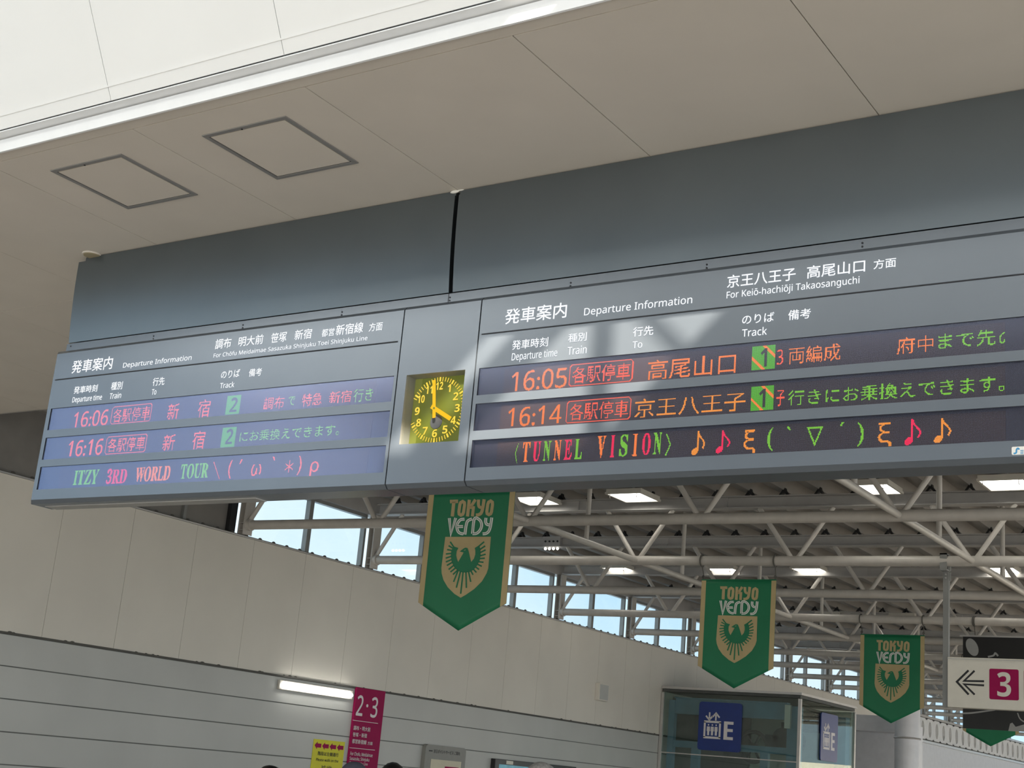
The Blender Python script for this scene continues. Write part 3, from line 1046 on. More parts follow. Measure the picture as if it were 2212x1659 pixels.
hatch([(105, 367), (260, 333), (432, 420), (277, 449)], 'square ceiling hatch with light worn frame, farther left of the two')
hatch([(435, 292), (615, 250), (776, 350), (600, 386)], 'square ceiling hatch with dark frame, nearer the middle of the ceiling')
p = atz(199, 549, ZC)
rc = thing('ceiling_cover', 'round tan cover on the ceiling at the left end of the fascia', 'cover', (p.x, p.y, ZC))
MB().tube((p.x, p.y, ZC - .012), (p.x, p.y, ZC - .0005), .05, 28).build('plate', 'cover', rc)
MB().torus((p.x, p.y, ZC - .004), (0, 0, 1), .054, .005, 28, 6).build('rim', 'ceil', rc)

# ================================================================== ROOF TRUSSES
ZT = 4.09
TS = math.tan(rad(2.5))
NODE = [-11.42 + 1.886 * k for k in range(0, 9)]         # panel points along each truss


def ytruss(k, x): return 9.62 + 2.37 * k + TS * (x + 6)


ORD = ['nearest', 'second', 'third', 'fourth', 'fifth', 'sixth', 'seventh', 'eighth', 'ninth', 'tenth', 'eleventh', 'twelfth', 'thirteenth', 'fourteenth', 'fifteenth', 'sixteenth']
x_end = 3.6


_br = []


def make_truss(k, label):
    y0 = ytruss(k, -6)
    t = thing('roof_truss', label, 'truss', (-6, y0, ZT), 'roof trusses')
    Y = lambda x: ytruss(k, x)
    xa = XW + .03
    MB().tube((xa, Y(xa), ZT), (x_end, Y(x_end), ZT), .054, 18).build('lower_chord', 'steel', t, True)
    b = MB()
    for (dy, z0, z1) in ((.065, 4.672, 4.684), (.006, 4.684, 4.80), (.065, 4.80, 4.812)):
        a0, a1 = Vector((xa, Y(xa), 0)), Vector((x_end, Y(x_end), 0))
        b.prism([a0 + Vector((0, -dy, z0)), a0 + Vector((0, dy, z0)), a0 + Vector((0, dy, z1)), a0 + Vector((0, -dy, z1))], a1 - a0)
    x = xa + .9
    while x < x_end:
        b.box(x - .14, x + .14, Y(x) - .016, Y(x) + .016, 4.686, 4.80); x += 1.886
    b.build('upper_beam', 'beam', t)
    x = -11.15
    while k < 8 and x < -1:
        xx = x + .05
        y = Y(xx) - .03
        if not _br:
            o = MB().prism([(u, 0, v) for u, v in ((-.06, .002), (-.035, .002), (0, .04), (.035, .002), (.06, .002), (.018, .06), (.012, .09), (-.012, .09), (-.018, .06))], (0, .06, 0)).build('deck_bracket', 'black')
            _br.append(o)
        else:
            o = _br[0].copy(); COL.objects.link(o)
        o.parent = t; o.location = Vector((xx, y, 4.811)) - t.location
        x += .4
    for xn in NODE:
        for s in (-1, 1):
            if s < 0 and xn < XW + .5: continue
            if xn > x_end: continue
            xb, xt = xn + s * .035, xn + s * .42
            if xn < XW + .5: xb = xn + .06
            MB().tube((xb, Y(xb), ZT + .03), (xt, Y(xt), 4.678), .027, 10).build('web_strut', 'steel', t, True)
    # end plate and knee brace at the wall
    MB().tube((xa - .005, Y(xa), ZT), (xa + .06, Y(xa), ZT), .068, 18).build('end_collar', 'steel', t, True)
    return t


NT = 16
for k in range(NT):
    lab = 'white tubular roof truss nearest the departure boards, mostly hidden behind them' if k == 0 else 'white tubular roof truss, %s behind the departure boards' % ORD[k]
    if k > 8: lab = 'distant white tubular roof truss, %s in the row down the hall' % ORD[k]
    make_truss(k, lab)

# ties along the hall between neighbouring trusses, each with a hanger to the deck
ti = 0
for k in range(0, 9):
    for xn, side in ((NODE[2], 'left'), (NODE[4], 'right')):
        if xn > -3: continue
        a = Vector((xn, ytruss(k, xn), ZT)); b_ = Vector((xn, ytruss(k + 1, xn), ZT))
        t = thing('tie_rod', 'grey tube tie on the %s side between the %s and %s roof trusses' % (side, ORD[k], ORD[k + 1]), 'tie', a, 'roof ties')
        MB().tube(a + Vector((0, .05, 0)), b_ - Vector((0, .05, 0)), .034, 12).build('tie_tube', 'steel', t, True)
        mid = (a + b_) / 2
        MB().tube(mid + Vector((0, 0, .03)), (mid.x, mid.y, 4.9), .026, 10).build('hanger', 'steel', t, True)
# posts of the window wall
for k in range(1, NT):
    y = ytruss(k, XW)
    if k == 1: nm = 'beside the dark end panel'
    else: nm = 'at the %s roof truss' % ORD[k]
    b = MB()
    b.box(XW - .05, XW - .04 + .0, y - .075, y + .075, 3.975, 4.66); b.box(XW + .03, XW + .04, y - .075, y + .075, 3.975, 4.66)
    b.box(XW - .04, XW + .03, y - .004, y + .004, 3.975, 4.66)
    b.box(XW - .04, XW + .03, y - .07, y + .07, 4.10, 4.108); b.box(XW - .04, XW + .03, y - .07, y + .07, 4.02, 4.028)
    tag(b.build('steel_post', 'steel'), 'white steel post standing on the left wall ' + nm, 'post', 'window posts')

# ================================================================== CEILING LIGHTS
def make_light(x, y, label, first=[None]):
    if first[0] is None:
        t = thing('ceiling_light', label, 'light', (x, y, 4.76), 'square ceiling lights')
        MB().box(x - .22, x + .22, y - .24, y + .24, 4.765, 4.80).build('housing', 'lamp_box', t)
        f = MB()
        for (a, b, c_, d_) in ((-.23, .23, -.25, -.225), (-.23, .23, .225, .25), (-.23, -.205, -.225, .225), (.205, .23, -.225, .225)):
            f.box(x + a, x + b, y + c_, y + d_, 4.742, 4.765)
        f.build('rim', 'lamp_box', t)
        MB().box(x - .204, x + .204, y - .224, y + .224, 4.75, 4.764).build('diffuser', 'lamp', t)
        MB().tube((x, y, 4.80), (x, y, 4.93), .015, 8).build('stem', 'beam', t)
        h_ = MB()
        for s in (-.17, .17): h_.path([(x + s, y - .235, 4.745), (x + s, y - .24, 4.70), (x + s + .012, y - .24, 4.695)], .004, 6)
        h_.build('safety_hook', 'steel', t)
        first[0] = t
        return t
    t = copy_tree(first[0])
    t.location = (x, y, 4.76); t['label'] = label
    return t


LX = [(-8.86, 'far left'), (-7.54, 'second from the left'), (-4.73, 'third from the left'), (-3.4, 'rightmost')]
LROW = [(13.9, 'nearest row behind the boards'), (19.0, 'second row down the hall'), (23.9, 'third row down the hall'), (28.8, 'fourth row down the hall'), (33.6, 'fifth row down the hall')]
for i, (y, rn) in enumerate(LROW):
    for x, cn in LX:
        make_light(x + (.18 if i == 1 and x < -6 else 0), y, 'square white ceiling light, %s in the %s' % (cn, rn))
make_light(-10.38, 18.9, 'square white ceiling light beside the left windows, above the second light row')

# four small lamps on the beam
p = aty(1195, 1178, ytruss(3, -8.8) - .1)
t = thing('emergency_light', 'small box with four bulbs on a roof beam right of the large banner', 'light', (p.x, p.y, p.z))
MB().box(p.x - .16, p.x + .12, p.y - .03, p.y + .05, p.z - .02, p.z + .12).build('case', 'beam', t)
for i in range(4):
    MB().tube((p.x - .11 + .065 * i, p.y - .04, p.z + .05), (p.x - .11 + .065 * i, p.y - .028, p.z + .05), .014, 10).build('socket', 'black', t)
    MB().ball((p.x - .11 + .065 * i, p.y - .02, p.z - .05), .019, 12, 8).build('bulb', 'lamp', t, True)


# ================================================================== BANNERS
def crop1(x, y): return (890 + x / 5.529, 1060 + y / 5.529)


BC = Vector((-6.767, 9.6, 3.88))                         # top centre of the first banner


def bl2(x, y, dy=0.0):
    px = crop1(x, y); p = aty(px[0], px[1], 9.6)
    return Vector((p.x, 9.6 + dy, p.z))


def wave(u, v):
    return .09 * v * max(0, u - .80) ** 1.5 + .05 * v * max(0, .12 - u)


def make_banner(label, far):
    t = thing('club_banner', label, 'banner', BC, 'green club banners')
    TL, TR = BC + Vector((-.445, 0, 0)), BC + Vector((.445, 0, 0))
    zs_, zt_ = 2.93, 2.70
    # cloth as a grid with a gentle belly
    nx, nz = 24, 20
    b = MB(); idx = {}
    vs = []
    for j in range(nz + 1):
        for i in range(nx + 1):
            u = i / nx; v = j / nz
            x = -.445 + .89 * u
            zb = zt_ + (zs_ - zt_) * abs(2 * u - 1)
            z = BC.z + (zb - BC.z) * v
            y = wave(u, v)
            vs.append((BC.x + x, BC.y + .012 + y, z))
    fs = [(j * (nx + 1) + i, j * (nx + 1) + i + 1, (j + 1) * (nx + 1) + i + 1, (j + 1) * (nx + 1) + i) for j in range(nz) for i in range(nx)]
    b.add(vs, fs)
    co = b.build('cloth', 'green', t, True)
    so_ = co.modifiers.new('thick', 'SOLIDIFY'); so_.thickness = .003

    def ycl(x, z, lift):
        u = (x - BC.x + .445) / .89
        zb = zt_ + (zs_ - zt_) * abs(2 * u - 1)
        v = (z - BC.z) / (zb - BC.z)
        return BC.y + .012 + wave(u, v) - lift
    for s in (-1, 1):
        b = MB()
        for j in range(nz):
            q = []
            for (jj, e) in ((j, 0), (j, 1), (j + 1, 1), (j + 1, 0)):
                u = (e * .062 if s < 0 else 1 - e * .062)
                zb = zt_ + (zs_ - zt_) * abs(2 * u - 1)
                z = BC.z + (zb - BC.z) * jj / nz
                x = BC.x - .445 + .89 * u
                q.append((x, ycl(x, z, .004), z))
            b.quad(*q)
        b.build('edge_stripe', 'gold', t)
    MB().tube(TL + Vector((0, .012, .0)), TR + Vector((0, .012, 0)), .008, 8).build('top_rod', 'green', t)

    def T3(lift):
        def f(p):
            q = bl2(p[0], p[1]); return (q.x, ycl(q.x, q.z, lift), q.z)
        return f
    # lettering
    f3 = T3(.005); b = MB(); g = 'gold'
    ribbon(b, [(447, 128), (545, 124)], 42, g, f3); ribbon(b, [(494, 130), (476, 305)], 40, g, f3)
    for o in (0, 340):
        pts = [(600 + o, 126), (620 + o, 140), (622 + o, 170), (610 + o, 255), (600 + o, 280), (578 + o, 290), (558 + o, 278), (554 + o, 250), (566 + o, 165), (576 + o, 140)]
        ribbon(b, [(x - (6 if o else 0), y - (o and 6)) for x, y in pts], 37, g, f3, True)
    ribbon(b, [(679, 106), (657, 305)], 38, g, f3); ribbon(b, [(752, 104), (690, 200)], 36, g, f3)
    ribbon(b, [(684, 196), (728, 200), (716, 305)], 36, g, f3)
    ribbon(b, arc_pts([(790, 104), (788, 160), (800, 192), (838, 200)]), 36, g, f3)
    ribbon(b, arc_pts([(856, 100), (840, 200), (822, 262), (790, 285), (757, 288)]), 38, g, f3)
    b.build('club_lettering', g, t)
    b = MB(); b2 = MB(); f4 = T3(.0065)
    for st_ in ([(440, 325), (457, 520), (516, 323)], arc_pts([(622, 338), (575, 345), (540, 385), (530, 430), (545, 485), (575, 508), (608, 514)]),
                [(532, 428), (604, 425)], arc_pts([(626, 522), (640, 420), (660, 360), (712, 334)]),
                arc_pts([(716, 513), (740, 335), (800, 345), (826, 400), (812, 460), (770, 505), (716, 513)]),
                arc_pts([(878, 322), (874, 370), (890, 400), (925, 408)]), arc_pts([(948, 318), (932, 420), (912, 480), (880, 508), (838, 514)])):
        ribbon(b, st_, 34, 'cloth_white', f3); ribbon(b2, st_, 6, 'green', f4)
    wo = b.build('name_lettering', 'cloth_white', t); b2.build('inline', 'green', wo)
    # crest
    f3 = T3(.005)
    sh = [(392, 550), (937, 548), (905, 925), (885, 985), (830, 1080), (740, 1170), (640, 1240), (575, 1277), (500, 1230), (420, 1150), (370, 1065), (348, 985), (345, 920)]
    b = MB(); b.poly([f3(p) for p in sh]); cr = b.build('crest', 'gold', t)
    f4 = T3(.0068)
    b = MB()
    body = [(550, 683), (530, 720), (524, 770), (533, 815), (547, 850), (612, 737), (565, 725), (610, 690), (635, 678), (660, 684), (674, 730), (702, 850), (735, 810), (751, 760), (752, 715), (745, 683), (800, 648), (812, 700), (815, 760), (805, 830), (775, 890), (735, 940), (690, 968), (640, 977), (590, 974), (545, 957), (500, 912), (470, 850), (459, 780), (464, 720), (490, 662)]
    b.poly([f4(p) for p in body])
    for p, q in [((495, 672), (452, 608)), ((482, 684), (432, 655)), ((472, 712), (415, 702)), ((467, 747), (400, 755)), ((466, 782), (398, 805)), ((471, 820), (400, 850)), ((481, 852), (412, 892)), ((498, 886), (433, 940)), ((518, 920), (455, 970)), ((544, 945), (485, 1000)),
                 ((545, 955), (492, 1088)), ((574, 965), (525, 1158)), ((606, 968), (577, 1230)), ((640, 966), (645, 1160)), ((670, 962), (697, 1088)), ((698, 955), (725, 1003)), ((728, 935), (765, 975)), ((756, 910), (797, 940)), ((777, 877), (830, 902)), ((792, 848), (850, 853)), ((805, 810), (865, 805)), ((809, 777), (875, 757)), ((812, 737), (875, 705)), ((803, 703), (870, 658)), ((788, 667), (858, 608))]:
        ribbon(b, [p, q], 18, 'green', f4)
    bird = b.build('crest_bird', 'green', cr)
    f5 = T3(.008)
    b = MB(); b.poly([f5(p) for p in [(612, 712), (640, 700), (632, 712)]]); b.build('eye', 'gold', cr)
    # ropes looped over the tube
    for s in (-1, 1):
        xr = BC.x + s * .43
        b = MB()
        yc = ytruss(0, xr)
        b.torus((xr, yc, ZT), (1, 0, 0), .064, .008, 20, 6)
        b.path([(xr, yc, ZT - .06), (xr + .004, BC.y + .012, BC.z + .06), (xr, BC.y + .012, BC.z - .005)], .006, 6)
        b.torus((xr, BC.y + .012, BC.z + .035), (0, 1, 0), .014, .004, 10, 5)
        b.build('rope', 'rope', t)
    return t


bn = make_banner('largest green club banner, close behind the clock, crest fully visible', False)
for k, cx_, lab in ((2, -6.405, 'green club banner in the middle of the hall, left of the second, smaller one'),
                    (4, -6.215, 'small green club banner just left of the platform direction sign'),
                    (6, -6.12, 'green club banner mostly hidden behind the black poster, only its tip shows')):
    c_ = copy_tree(bn)
    c_.location = (cx_, BC.y + 2.37 * 2 * (k / 2) + TS * (cx_ - BC.x), BC.z)
    c_['label'] = lab

# ================================================================== DIRECTION SIGN
YS = ytruss(2, -3.8) + 0.0
s0, s1 = aty(2047, 1419, YS), aty(2047, 1527, YS)
sw = 2.2
sg = thing('direction_sign', 'cream platform direction sign with black left arrow and a magenta 3', 'sign', (s0.x + sw / 2, YS, s1.z))
MB().box(s0.x, s0.x + sw, YS, YS + .12, s1.z, s0.z).build('panel', 'sign_white', sg, False, .004)
MB().box(s0.x, s0.x + sw, YS - .006, YS - .0005, s0.z - .018, s0.z - .012).build('edge_lip', 'alu', sg)
for xp in (s0.x - .03, s0.x + sw + .03):
    MB().box(xp - .028, xp + .028, YS + .03, YS + .08, s1.z, ZT + .05).build('post', 'frame', sg)
    b = MB().box(xp - .036, xp + .036, YS - .066, YS + .09, ZT + .06, ZT + .075)
    b.box(xp - .036, xp + .036, YS + .06, YS + .09, ZT - .19, ZT + .075); b.box(xp - .036, xp + .036, YS - .066, YS - .056, ZT - .09, ZT + .075); b.box(xp - .036, xp + .036, YS - .066, YS + .09, ZT - .1, ZT - .088)
    b.build('bracket', 'frame', sg)
    b = MB()
    for dz in (-.13, -.165): b.tube((xp, YS + .02, ZT + dz), (xp, YS + .06, ZT + dz), .009, 8)
    b.build('bolts', 'alu', sg)


def c2(x, y): return (2000 + x / 5.948, 1380 + y / 5.948)


f3 = lambda p: aty(*c2(p[0], p[1]), YS - .002)
b = MB()
ribbon(b, [(548, 405), (398, 551), (550, 716)], 27, 'ink', f3)
ribbon(b, [(625, 410), (492, 540), (748, 545)], 26, 'ink', f3)
ribbon(b, [(748, 598), (492, 583), (627, 717)], 26, 'ink', f3)
b.build('arrow', 'ink', sg)
a_, z_ = aty(*c2(817, 775), YS), aty(*c2(1193, 395), YS)
ww = z_.x - a_.x
for i, num in enumerate(('3', '2')):
    o = i * (ww * 1.17)
    b = MB(); b.poly([(u, YS - .002, v) for u, v in rrect(a_.x + o, z_.x + o, a_.z, z_.z, .016)])
    tl = b.build('number_tile', 'magenta', sg)
    b = MB(); vs, fs = fit(sans(num, True), a_.x + o + ww * .27, a_.x + o + ww * .74, a_.z + (z_.z - a_.z) * .1, a_.z + (z_.z - a_.z) * .9)
    b.add([(x, YS - .003, z) for x, z in vs], fs); b.build('numeral', 'sign_white', tl)

# black hanging poster behind the sign
YP = ytruss(4, -5) + .02
pA, pB = aty(2080, 1380, YP), aty(2082, 1573, YP)
po = thing('hanging_poster', 'large black hanging poster with grey ellipses behind the direction sign', 'poster', (pA.x + .8, YP, pB.z))
MB().box(pA.x, pA.x + 1.6, YP, YP + .012, pB.z, pA.z + .03).build('sheet', 'poster', po)
MB().box(pA.x - .04, pA.x + 1.64, YP - .012, YP + .024, pA.z + .03, pA.z + .05).build('top_rail', 'alu', po)


def pp(x, y): return aty(x, y, YP - .003)


e = aty(2100, 1398, YP - .003)
f3 = lambda p: aty(p[0], p[1], YP - .003)
MB().poly([(e.x + .078 * math.cos(a) - .03 * math.sin(a), YP - .003, e.z + .115 * math.sin(a)) for a in [2 * math.pi * i / 24 for i in range(24)]]).build('printed_ellipse', 'poster_grey', po)
for pts, w_ in (([(2079, 1541), (2100, 1540), (2130, 1536), (2150, 1533)], 3.5), ([(2198, 1540), (2203, 1552), (2212, 1559), (2230, 1566)], 2.5), ([(2134, 1419), (2146, 1416), (2150, 1411), (2156, 1417)], 4)):
    b = MB(); ribbon(b, arc_pts(pts), w_, None, f3); b.build('printed_stroke', 'poster_grey', po)
MB().poly([pp(2178, 1579), pp(2182, 1563), (pp(2187, 1561)), pp(2194, 1570), pp(2212, 1565), pp(2230, 1560), pp(2235, 1582)]).build('printed_patch', 'poster_grey', po)
for xx in (pA.x + .15, pA.x + 1.45):
    b = MB(); yc = ytruss(4, xx)
    for q in (0, .02): b.torus((xx + q, yc, ZT), (1, 0, 0), .064, .007, 20, 6)
    b.path([(xx + .01, yc, ZT - .064), (xx + .01, YP + .006, pA.z + .045)], .006, 6)
    b.build('rope', 'rope', po)

# ================================================================== THINGS ON THE LEFT WALL
XS = XW + .002


def wall_box(q, depth):
    """q: two image points, upper-left and lower-right, on the wall"""
    a, b_ = atx(*q[0], XW), atx(*q[1], XW)
    return a.y, b_.y, b_.z, a.z


# tube lamp
y0, y1, z0, z1 = 12.63, 14.0, 2.316, 2.425
lp = thing('wall_lamp', 'long white fluorescent lamp on the left wall beside the magenta sign', 'lamp', (XS, (y0 + y1) / 2, z0))
MB().box(XS, XS + .035, y0, y1, z0, z1).build('back_plate', 'lamp_box', lp, False, .006)
b = MB()
n = 12; prof = [(XS + .035 + .045 * math.sin(math.pi * i / n), (z0 + z1) / 2 - .004 - .029 * math.cos(math.pi * i / n)) for i in range(n + 1)]
ya, yb = y0 + .05, y1 - .05
b.prism([(x, ya, z) for x, z in prof], (0, yb - ya, 0)); b.build('diffuser', 'tube', lp, False, .008)
# magenta sign
y0, y1, z1 = 14.07, 14.66, 2.478; z0 = .75
ms = thing('platform_sign', 'tall magenta sign reading 2 and 3 on the left wall', 'sign', (XS, (y0 + y1) / 2, z0))
MB().box(XS, XS + .03, y0, y1, z0, z1).build('panel', 'magenta', ms, False, .002)
X2 = XS + .0325


def c3(x, y): return (660 + x / 8.335, 1460 + y / 8.335)


b = MB()
text_x('2', c3(905, 705), c3(1055, 363), X2, 'signtext', b, .02); text_x('3', c3(1165, 742), c3(1315, 398), X2, 'signtext', b, .02)
dc = atx(*c3(1112, 538), X2); b.poly([(X2, dc.y + .02 * math.cos(a), dc.z + .02 * math.sin(a)) for a in [2 * math.pi * i / 16 for i in range(16)]], 'signtext')
b.build('numerals', 'signtext', ms)
b = MB()
fx = lambda p: atx(*c3(p[0], p[1]), X2)
for a_, b_ in (((848, 797), (1305, 857)), ((790, 1292), (1250, 1338))): ribbon(b, [a_, b_], 9, 'signtext', fx)
b.build('rule_lines', 'signtext', ms)
for s_, lb, rt in (('調布・明大前', (862, 972), (1170, 928)), ('笹塚・新宿', (848, 1090), (1108, 1042)), ('都営新宿線', (835, 1212), (1100, 1160)), ('方面', (1115, 1240), (1208, 1190))):
    b = MB(); text_x(s_, c3(*lb), c3(*rt), X2, 'signtext', b, .015); b.build('station_lettering', 'signtext', ms)
b = MB()
text_x('For Chofu, Meidaimae', c3(803, 1426), c3(1210, 1400), X2, 'signtext', b, .01, True)
text_x('Sasazuka, Shinjuku', c3(792, 1510), c3(1150, 1483), X2, 'signtext', b, .01, True)
text_x('Toei Shinjuku Line', c3(788, 1588), c3(1122, 1566), X2, 'signtext', b, .01, True)
b.build('english_lettering', 'signtext', ms)
# yellow notice
y0, y1 = 13.40, 13.99; z1 = 1.80; z0 = .95
yn = thing('yellow_notice', 'yellow notice with red arrows left of the magenta sign', 'notice', (XS, (y0 + y1) / 2, z0))
MB().box(XS, XS + .006, y0, y1, z0, z1).build('sheet', 'yellow', yn)
X2 = XS + .0075
b = MB()
for r_, zc_ in ((0, 1.728), (1, 1.36)):
    for i in range(4):
        if r_ and i in (1, 2): continue
        ya = y0 + .02 + i * .141
        b.poly([(X2, ya + q[0], zc_ + q[1]) for q in [(0, 0), (.05, .045), (.05, .024), (.125, .024), (.125, -.024), (.05, -.024), (.05, -.045)]])
b.build('arrows', 'magenta', yn)
b = MB()
text_x('階段は左側通行', c3(218, 1428), c3(595, 1392), X2, 'ink', b, .02)
text_x('Please walk on the', c3(188, 1528), c3(592, 1512), X2, 'ink', b, .02, True)
text_x('left side', c3(290, 1660), c3(470, 1622), X2, 'ink', b, .02, True)
b.build('lettering', 'ink', yn)
# information board
y0, y1 = 15.62, 16.57; z1 = 1.885; z0 = .75
ib = thing('information_board', 'grey framed information board with rounded top, below the wall seam', 'notice board', (XS, (y0 + y1) / 2, z0))
b = MB(); b.prism([(XS, u, v) for u, v in rrect(y0, y1, z0, z1, .06, 5)], (.06, 0, 0)); b.build('frame', 'infogrey', ib)
MB().box(XS + .06, XS + .064, y0 + .14, y1 - .10, z0 + .12, 1.70).build('paper', 'cream', ib)
b = MB()
b.box(XS + .064, XS + .066, y0 + .18, y0 + .42, 1.2, 1.56, 'navy'); b.box(XS + .064, XS + .066, y0 + .47, y0 + .80, 1.2, 1.62, 'magenta')
b.build('printed_boxes', 'navy', ib)
X2 = XS + .062
b = MB(); c4 = lambda x, y: (860 + x / 5.53, 1560 + y / 5.53)
text_x('京王ポイントサービス ご案内', c4(425, 366), c4(738, 356), X2, 'ink', b, .015)
ribbon(b, [(368, 340), (412, 343)], 14, 'ink', lambda p: atx(*c4(p[0], p[1]), X2))
b.build('lettering', 'ink', ib)
# monitor
y0, y1, z1, z0 = 17.30, 19.6, 1.79, .6
mo = thing('wall_monitor', 'black framed wall monitor showing a blue and peach picture', 'monitor', (XS, (y0 + y1) / 2, z0))
MB().box(XS, XS + .08, y0, y1, z0, z1).build('bezel', 'bezel', mo, False, .006)
MB().box(XS + .08, XS + .083, y0 + .1, y0 + 1.1, z0 + .08, z1 - .07).build('blue_picture', 'scr_blue', mo)
MB().box(XS + .08, XS + .083, y0 + 1.1, y1 - .1, z0 + .08, z1 - .07).build('peach_picture', 'scr_peach', mo)
MB().box(XS + .08, XS + .086, y0 + .28, y0 + .46, z1 - .06, z1 - .01).build('tag', 'sign_white', mo)
# speaker box high on the beige wall
y0, y1, z0, z1 = 20.16, 20.47, 2.86, 3.135
sp = thing('wall_box', 'narrow beige box fixed on the beige wall left of the elevator', 'box', (XS, (y0 + y1) / 2, z0))
MB().box(XS, XS + .08, y0, y1, z0, z1).build('case', 'wall_up', sp, False, .006)
MB().box(XS + .08, XS + .085, y0 + .02, y1 - .02, z0 + .02, z1 - .02).build('grille', 'wall_low', sp)

# ================================================================== ELEVATOR SHAFT
ex0, ex1, ey0, ey1, ez1 = XW + .01, -8.824, 22.5, 25.18, 3.268
el = thing('elevator_shaft', 'glass elevator shaft with blue steel frame against the left wall', 'elevator', ((ex0 + ex1) / 2, (ey0 + ey1) / 2, FLOOR))
for (x, y) in ((ex0, ey0), (ex1 - .05, ey0), (ex1 - .05, ey1 - .05), (ex0, ey1 - .05)): MB().box(x, x + .05, y, y + .05, FLOOR, ez1 - .062).build('corner_post', 'alu', el)
b = MB().box(ex0 - .0, ex1 + .01, ey0 - .01, ey1 + .01, ez1, ez1 + .04, 'alu')
b.box(ex0 + .02, ex1 - .02, ey0 + .02, ey1 - .02, ez1 - .05, ez1 - .001, 'shaft_dark')
b.build('roof_cap', 'alu', el)
g = MB().box(ex0 + .05, ex1 - .05, ey0 + .02, ey0 + .032, FLOOR, ez1 - .06)
go = g.build('front_glass', 'shaft_glass', el)
MB().box(ex1 - .032, ex1 - .02, ey0 + .05, ey1 - .05, FLOOR, ez1 - .06).build('side_glass', 'shaft_glass', el)
b = MB()
for z in (2.19, 1.2): b.box(ex0 + .05, ex1 - .05, ey0 + .015, ey0 + .037, z - .008, z + .008); b.box(ex1 - .037, ex1 - .015, ey0 + .05, ey1 - .05, z - .3, z - .29)
b.build('glazing_bars', 'alu', el)
for (x, y, w_) in ((ex0 + .10, ey0 + .12, .11), (ex1 - .28, ey0 + .12, .2), (ex1 - .28, ey1 - .3, .2)):
    MB().box(x, x + w_, y, y + w_, FLOOR, ez1 - .18).build('steel_column', 'bluesteel', el)
b = MB()
b.box(ex0 + .21, ex1 - .28, ey0 + .15, ey0 + .17, 2.87, 3.13); b.box(ex0 + .21, ex1 - .28, ey0 + .1, ey0 + .24, 3.12, 3.14); b.box(ex0 + .21, ex1 - .28, ey0 + .1, ey0 + .24, 2.86, 2.88)
b.build('upper_beam', 'bluesteel', el)
MB().box(ex0 + .21, ex1 - .28, ey0 + .14, ey0 + .28, 2.30, 2.41).build('lower_beam', 'bluesteel', el)
for x in (ex0 + .55, ex1 - .75): MB().box(x, x + .14, ey0 + .15, ey0 + .25, FLOOR, 2.30).build('steel_stud', 'bluesteel', el)
MB().box(ex0 + .05, ex0 + .6, ey1 - .16, ey1 - .1, FLOOR, ez1 - .07).build('dark_back', 'shaft_dark', el)
MB().box(ex0 + .6, ex1 - .05, ey1 - .1, ey1 - .06, FLOOR, ez1 - .07).build('pale_back', 'shaft_back', el)
MB().box(ex0 + .06, ex0 + .1, ey0 + .4, ey1 - .2, 1.6, ez1 - .1).build('guide_panel', 'shaft_dark', el)
b = MB().torus((-9.85, ey0 + .5, 2.40), (0, 1, 0), .25, .035, 28, 8)
for a in (0, 60, 120): b.tube((-9.85 - .25 * math.cos(rad(a)), ey0 + .5, 2.40 - .25 * math.sin(rad(a))), (-9.85 + .25 * math.cos(rad(a)), ey0 + .5, 2.40 + .25 * math.sin(rad(a))), .02, 6)
b.tube((-9.85, ey0 + .44, 2.40), (-9.85, ey0 + .56, 2.40), .07, 14)
b.build('sheave_wheel', 'motor', el, True)
b = MB().tube((-9.3, ey0 + .45, 2.55), (-9.3, ey0 + 1.0, 2.55), .2, 18); b.box(-9.62, -9.4, ey0 + .45, ey0 + .8, 2.41, 2.62); b.box(-9.36, -9.22, ey0 + .5, ey0 + .7, 2.74, 2.84)
b.build('drive_motor', 'motor', el)
MB().box(-9.12, -9.02, ey0 + .04, ey0 + .1, 2.72, 3.1).build('bracket_lamp', 'alu', el)
b = MB().box(ex1 - .5, ex1 - .1, ey0 + .9, ey0 + 1.6, 2.75, 3.05); b.tube((ex1 - .25, ey0 + .6, 3.1), (ex1 - .25, ey0 + 2.2, 3.1), .03, 8)
b.build('door_machine', 'motor', el)


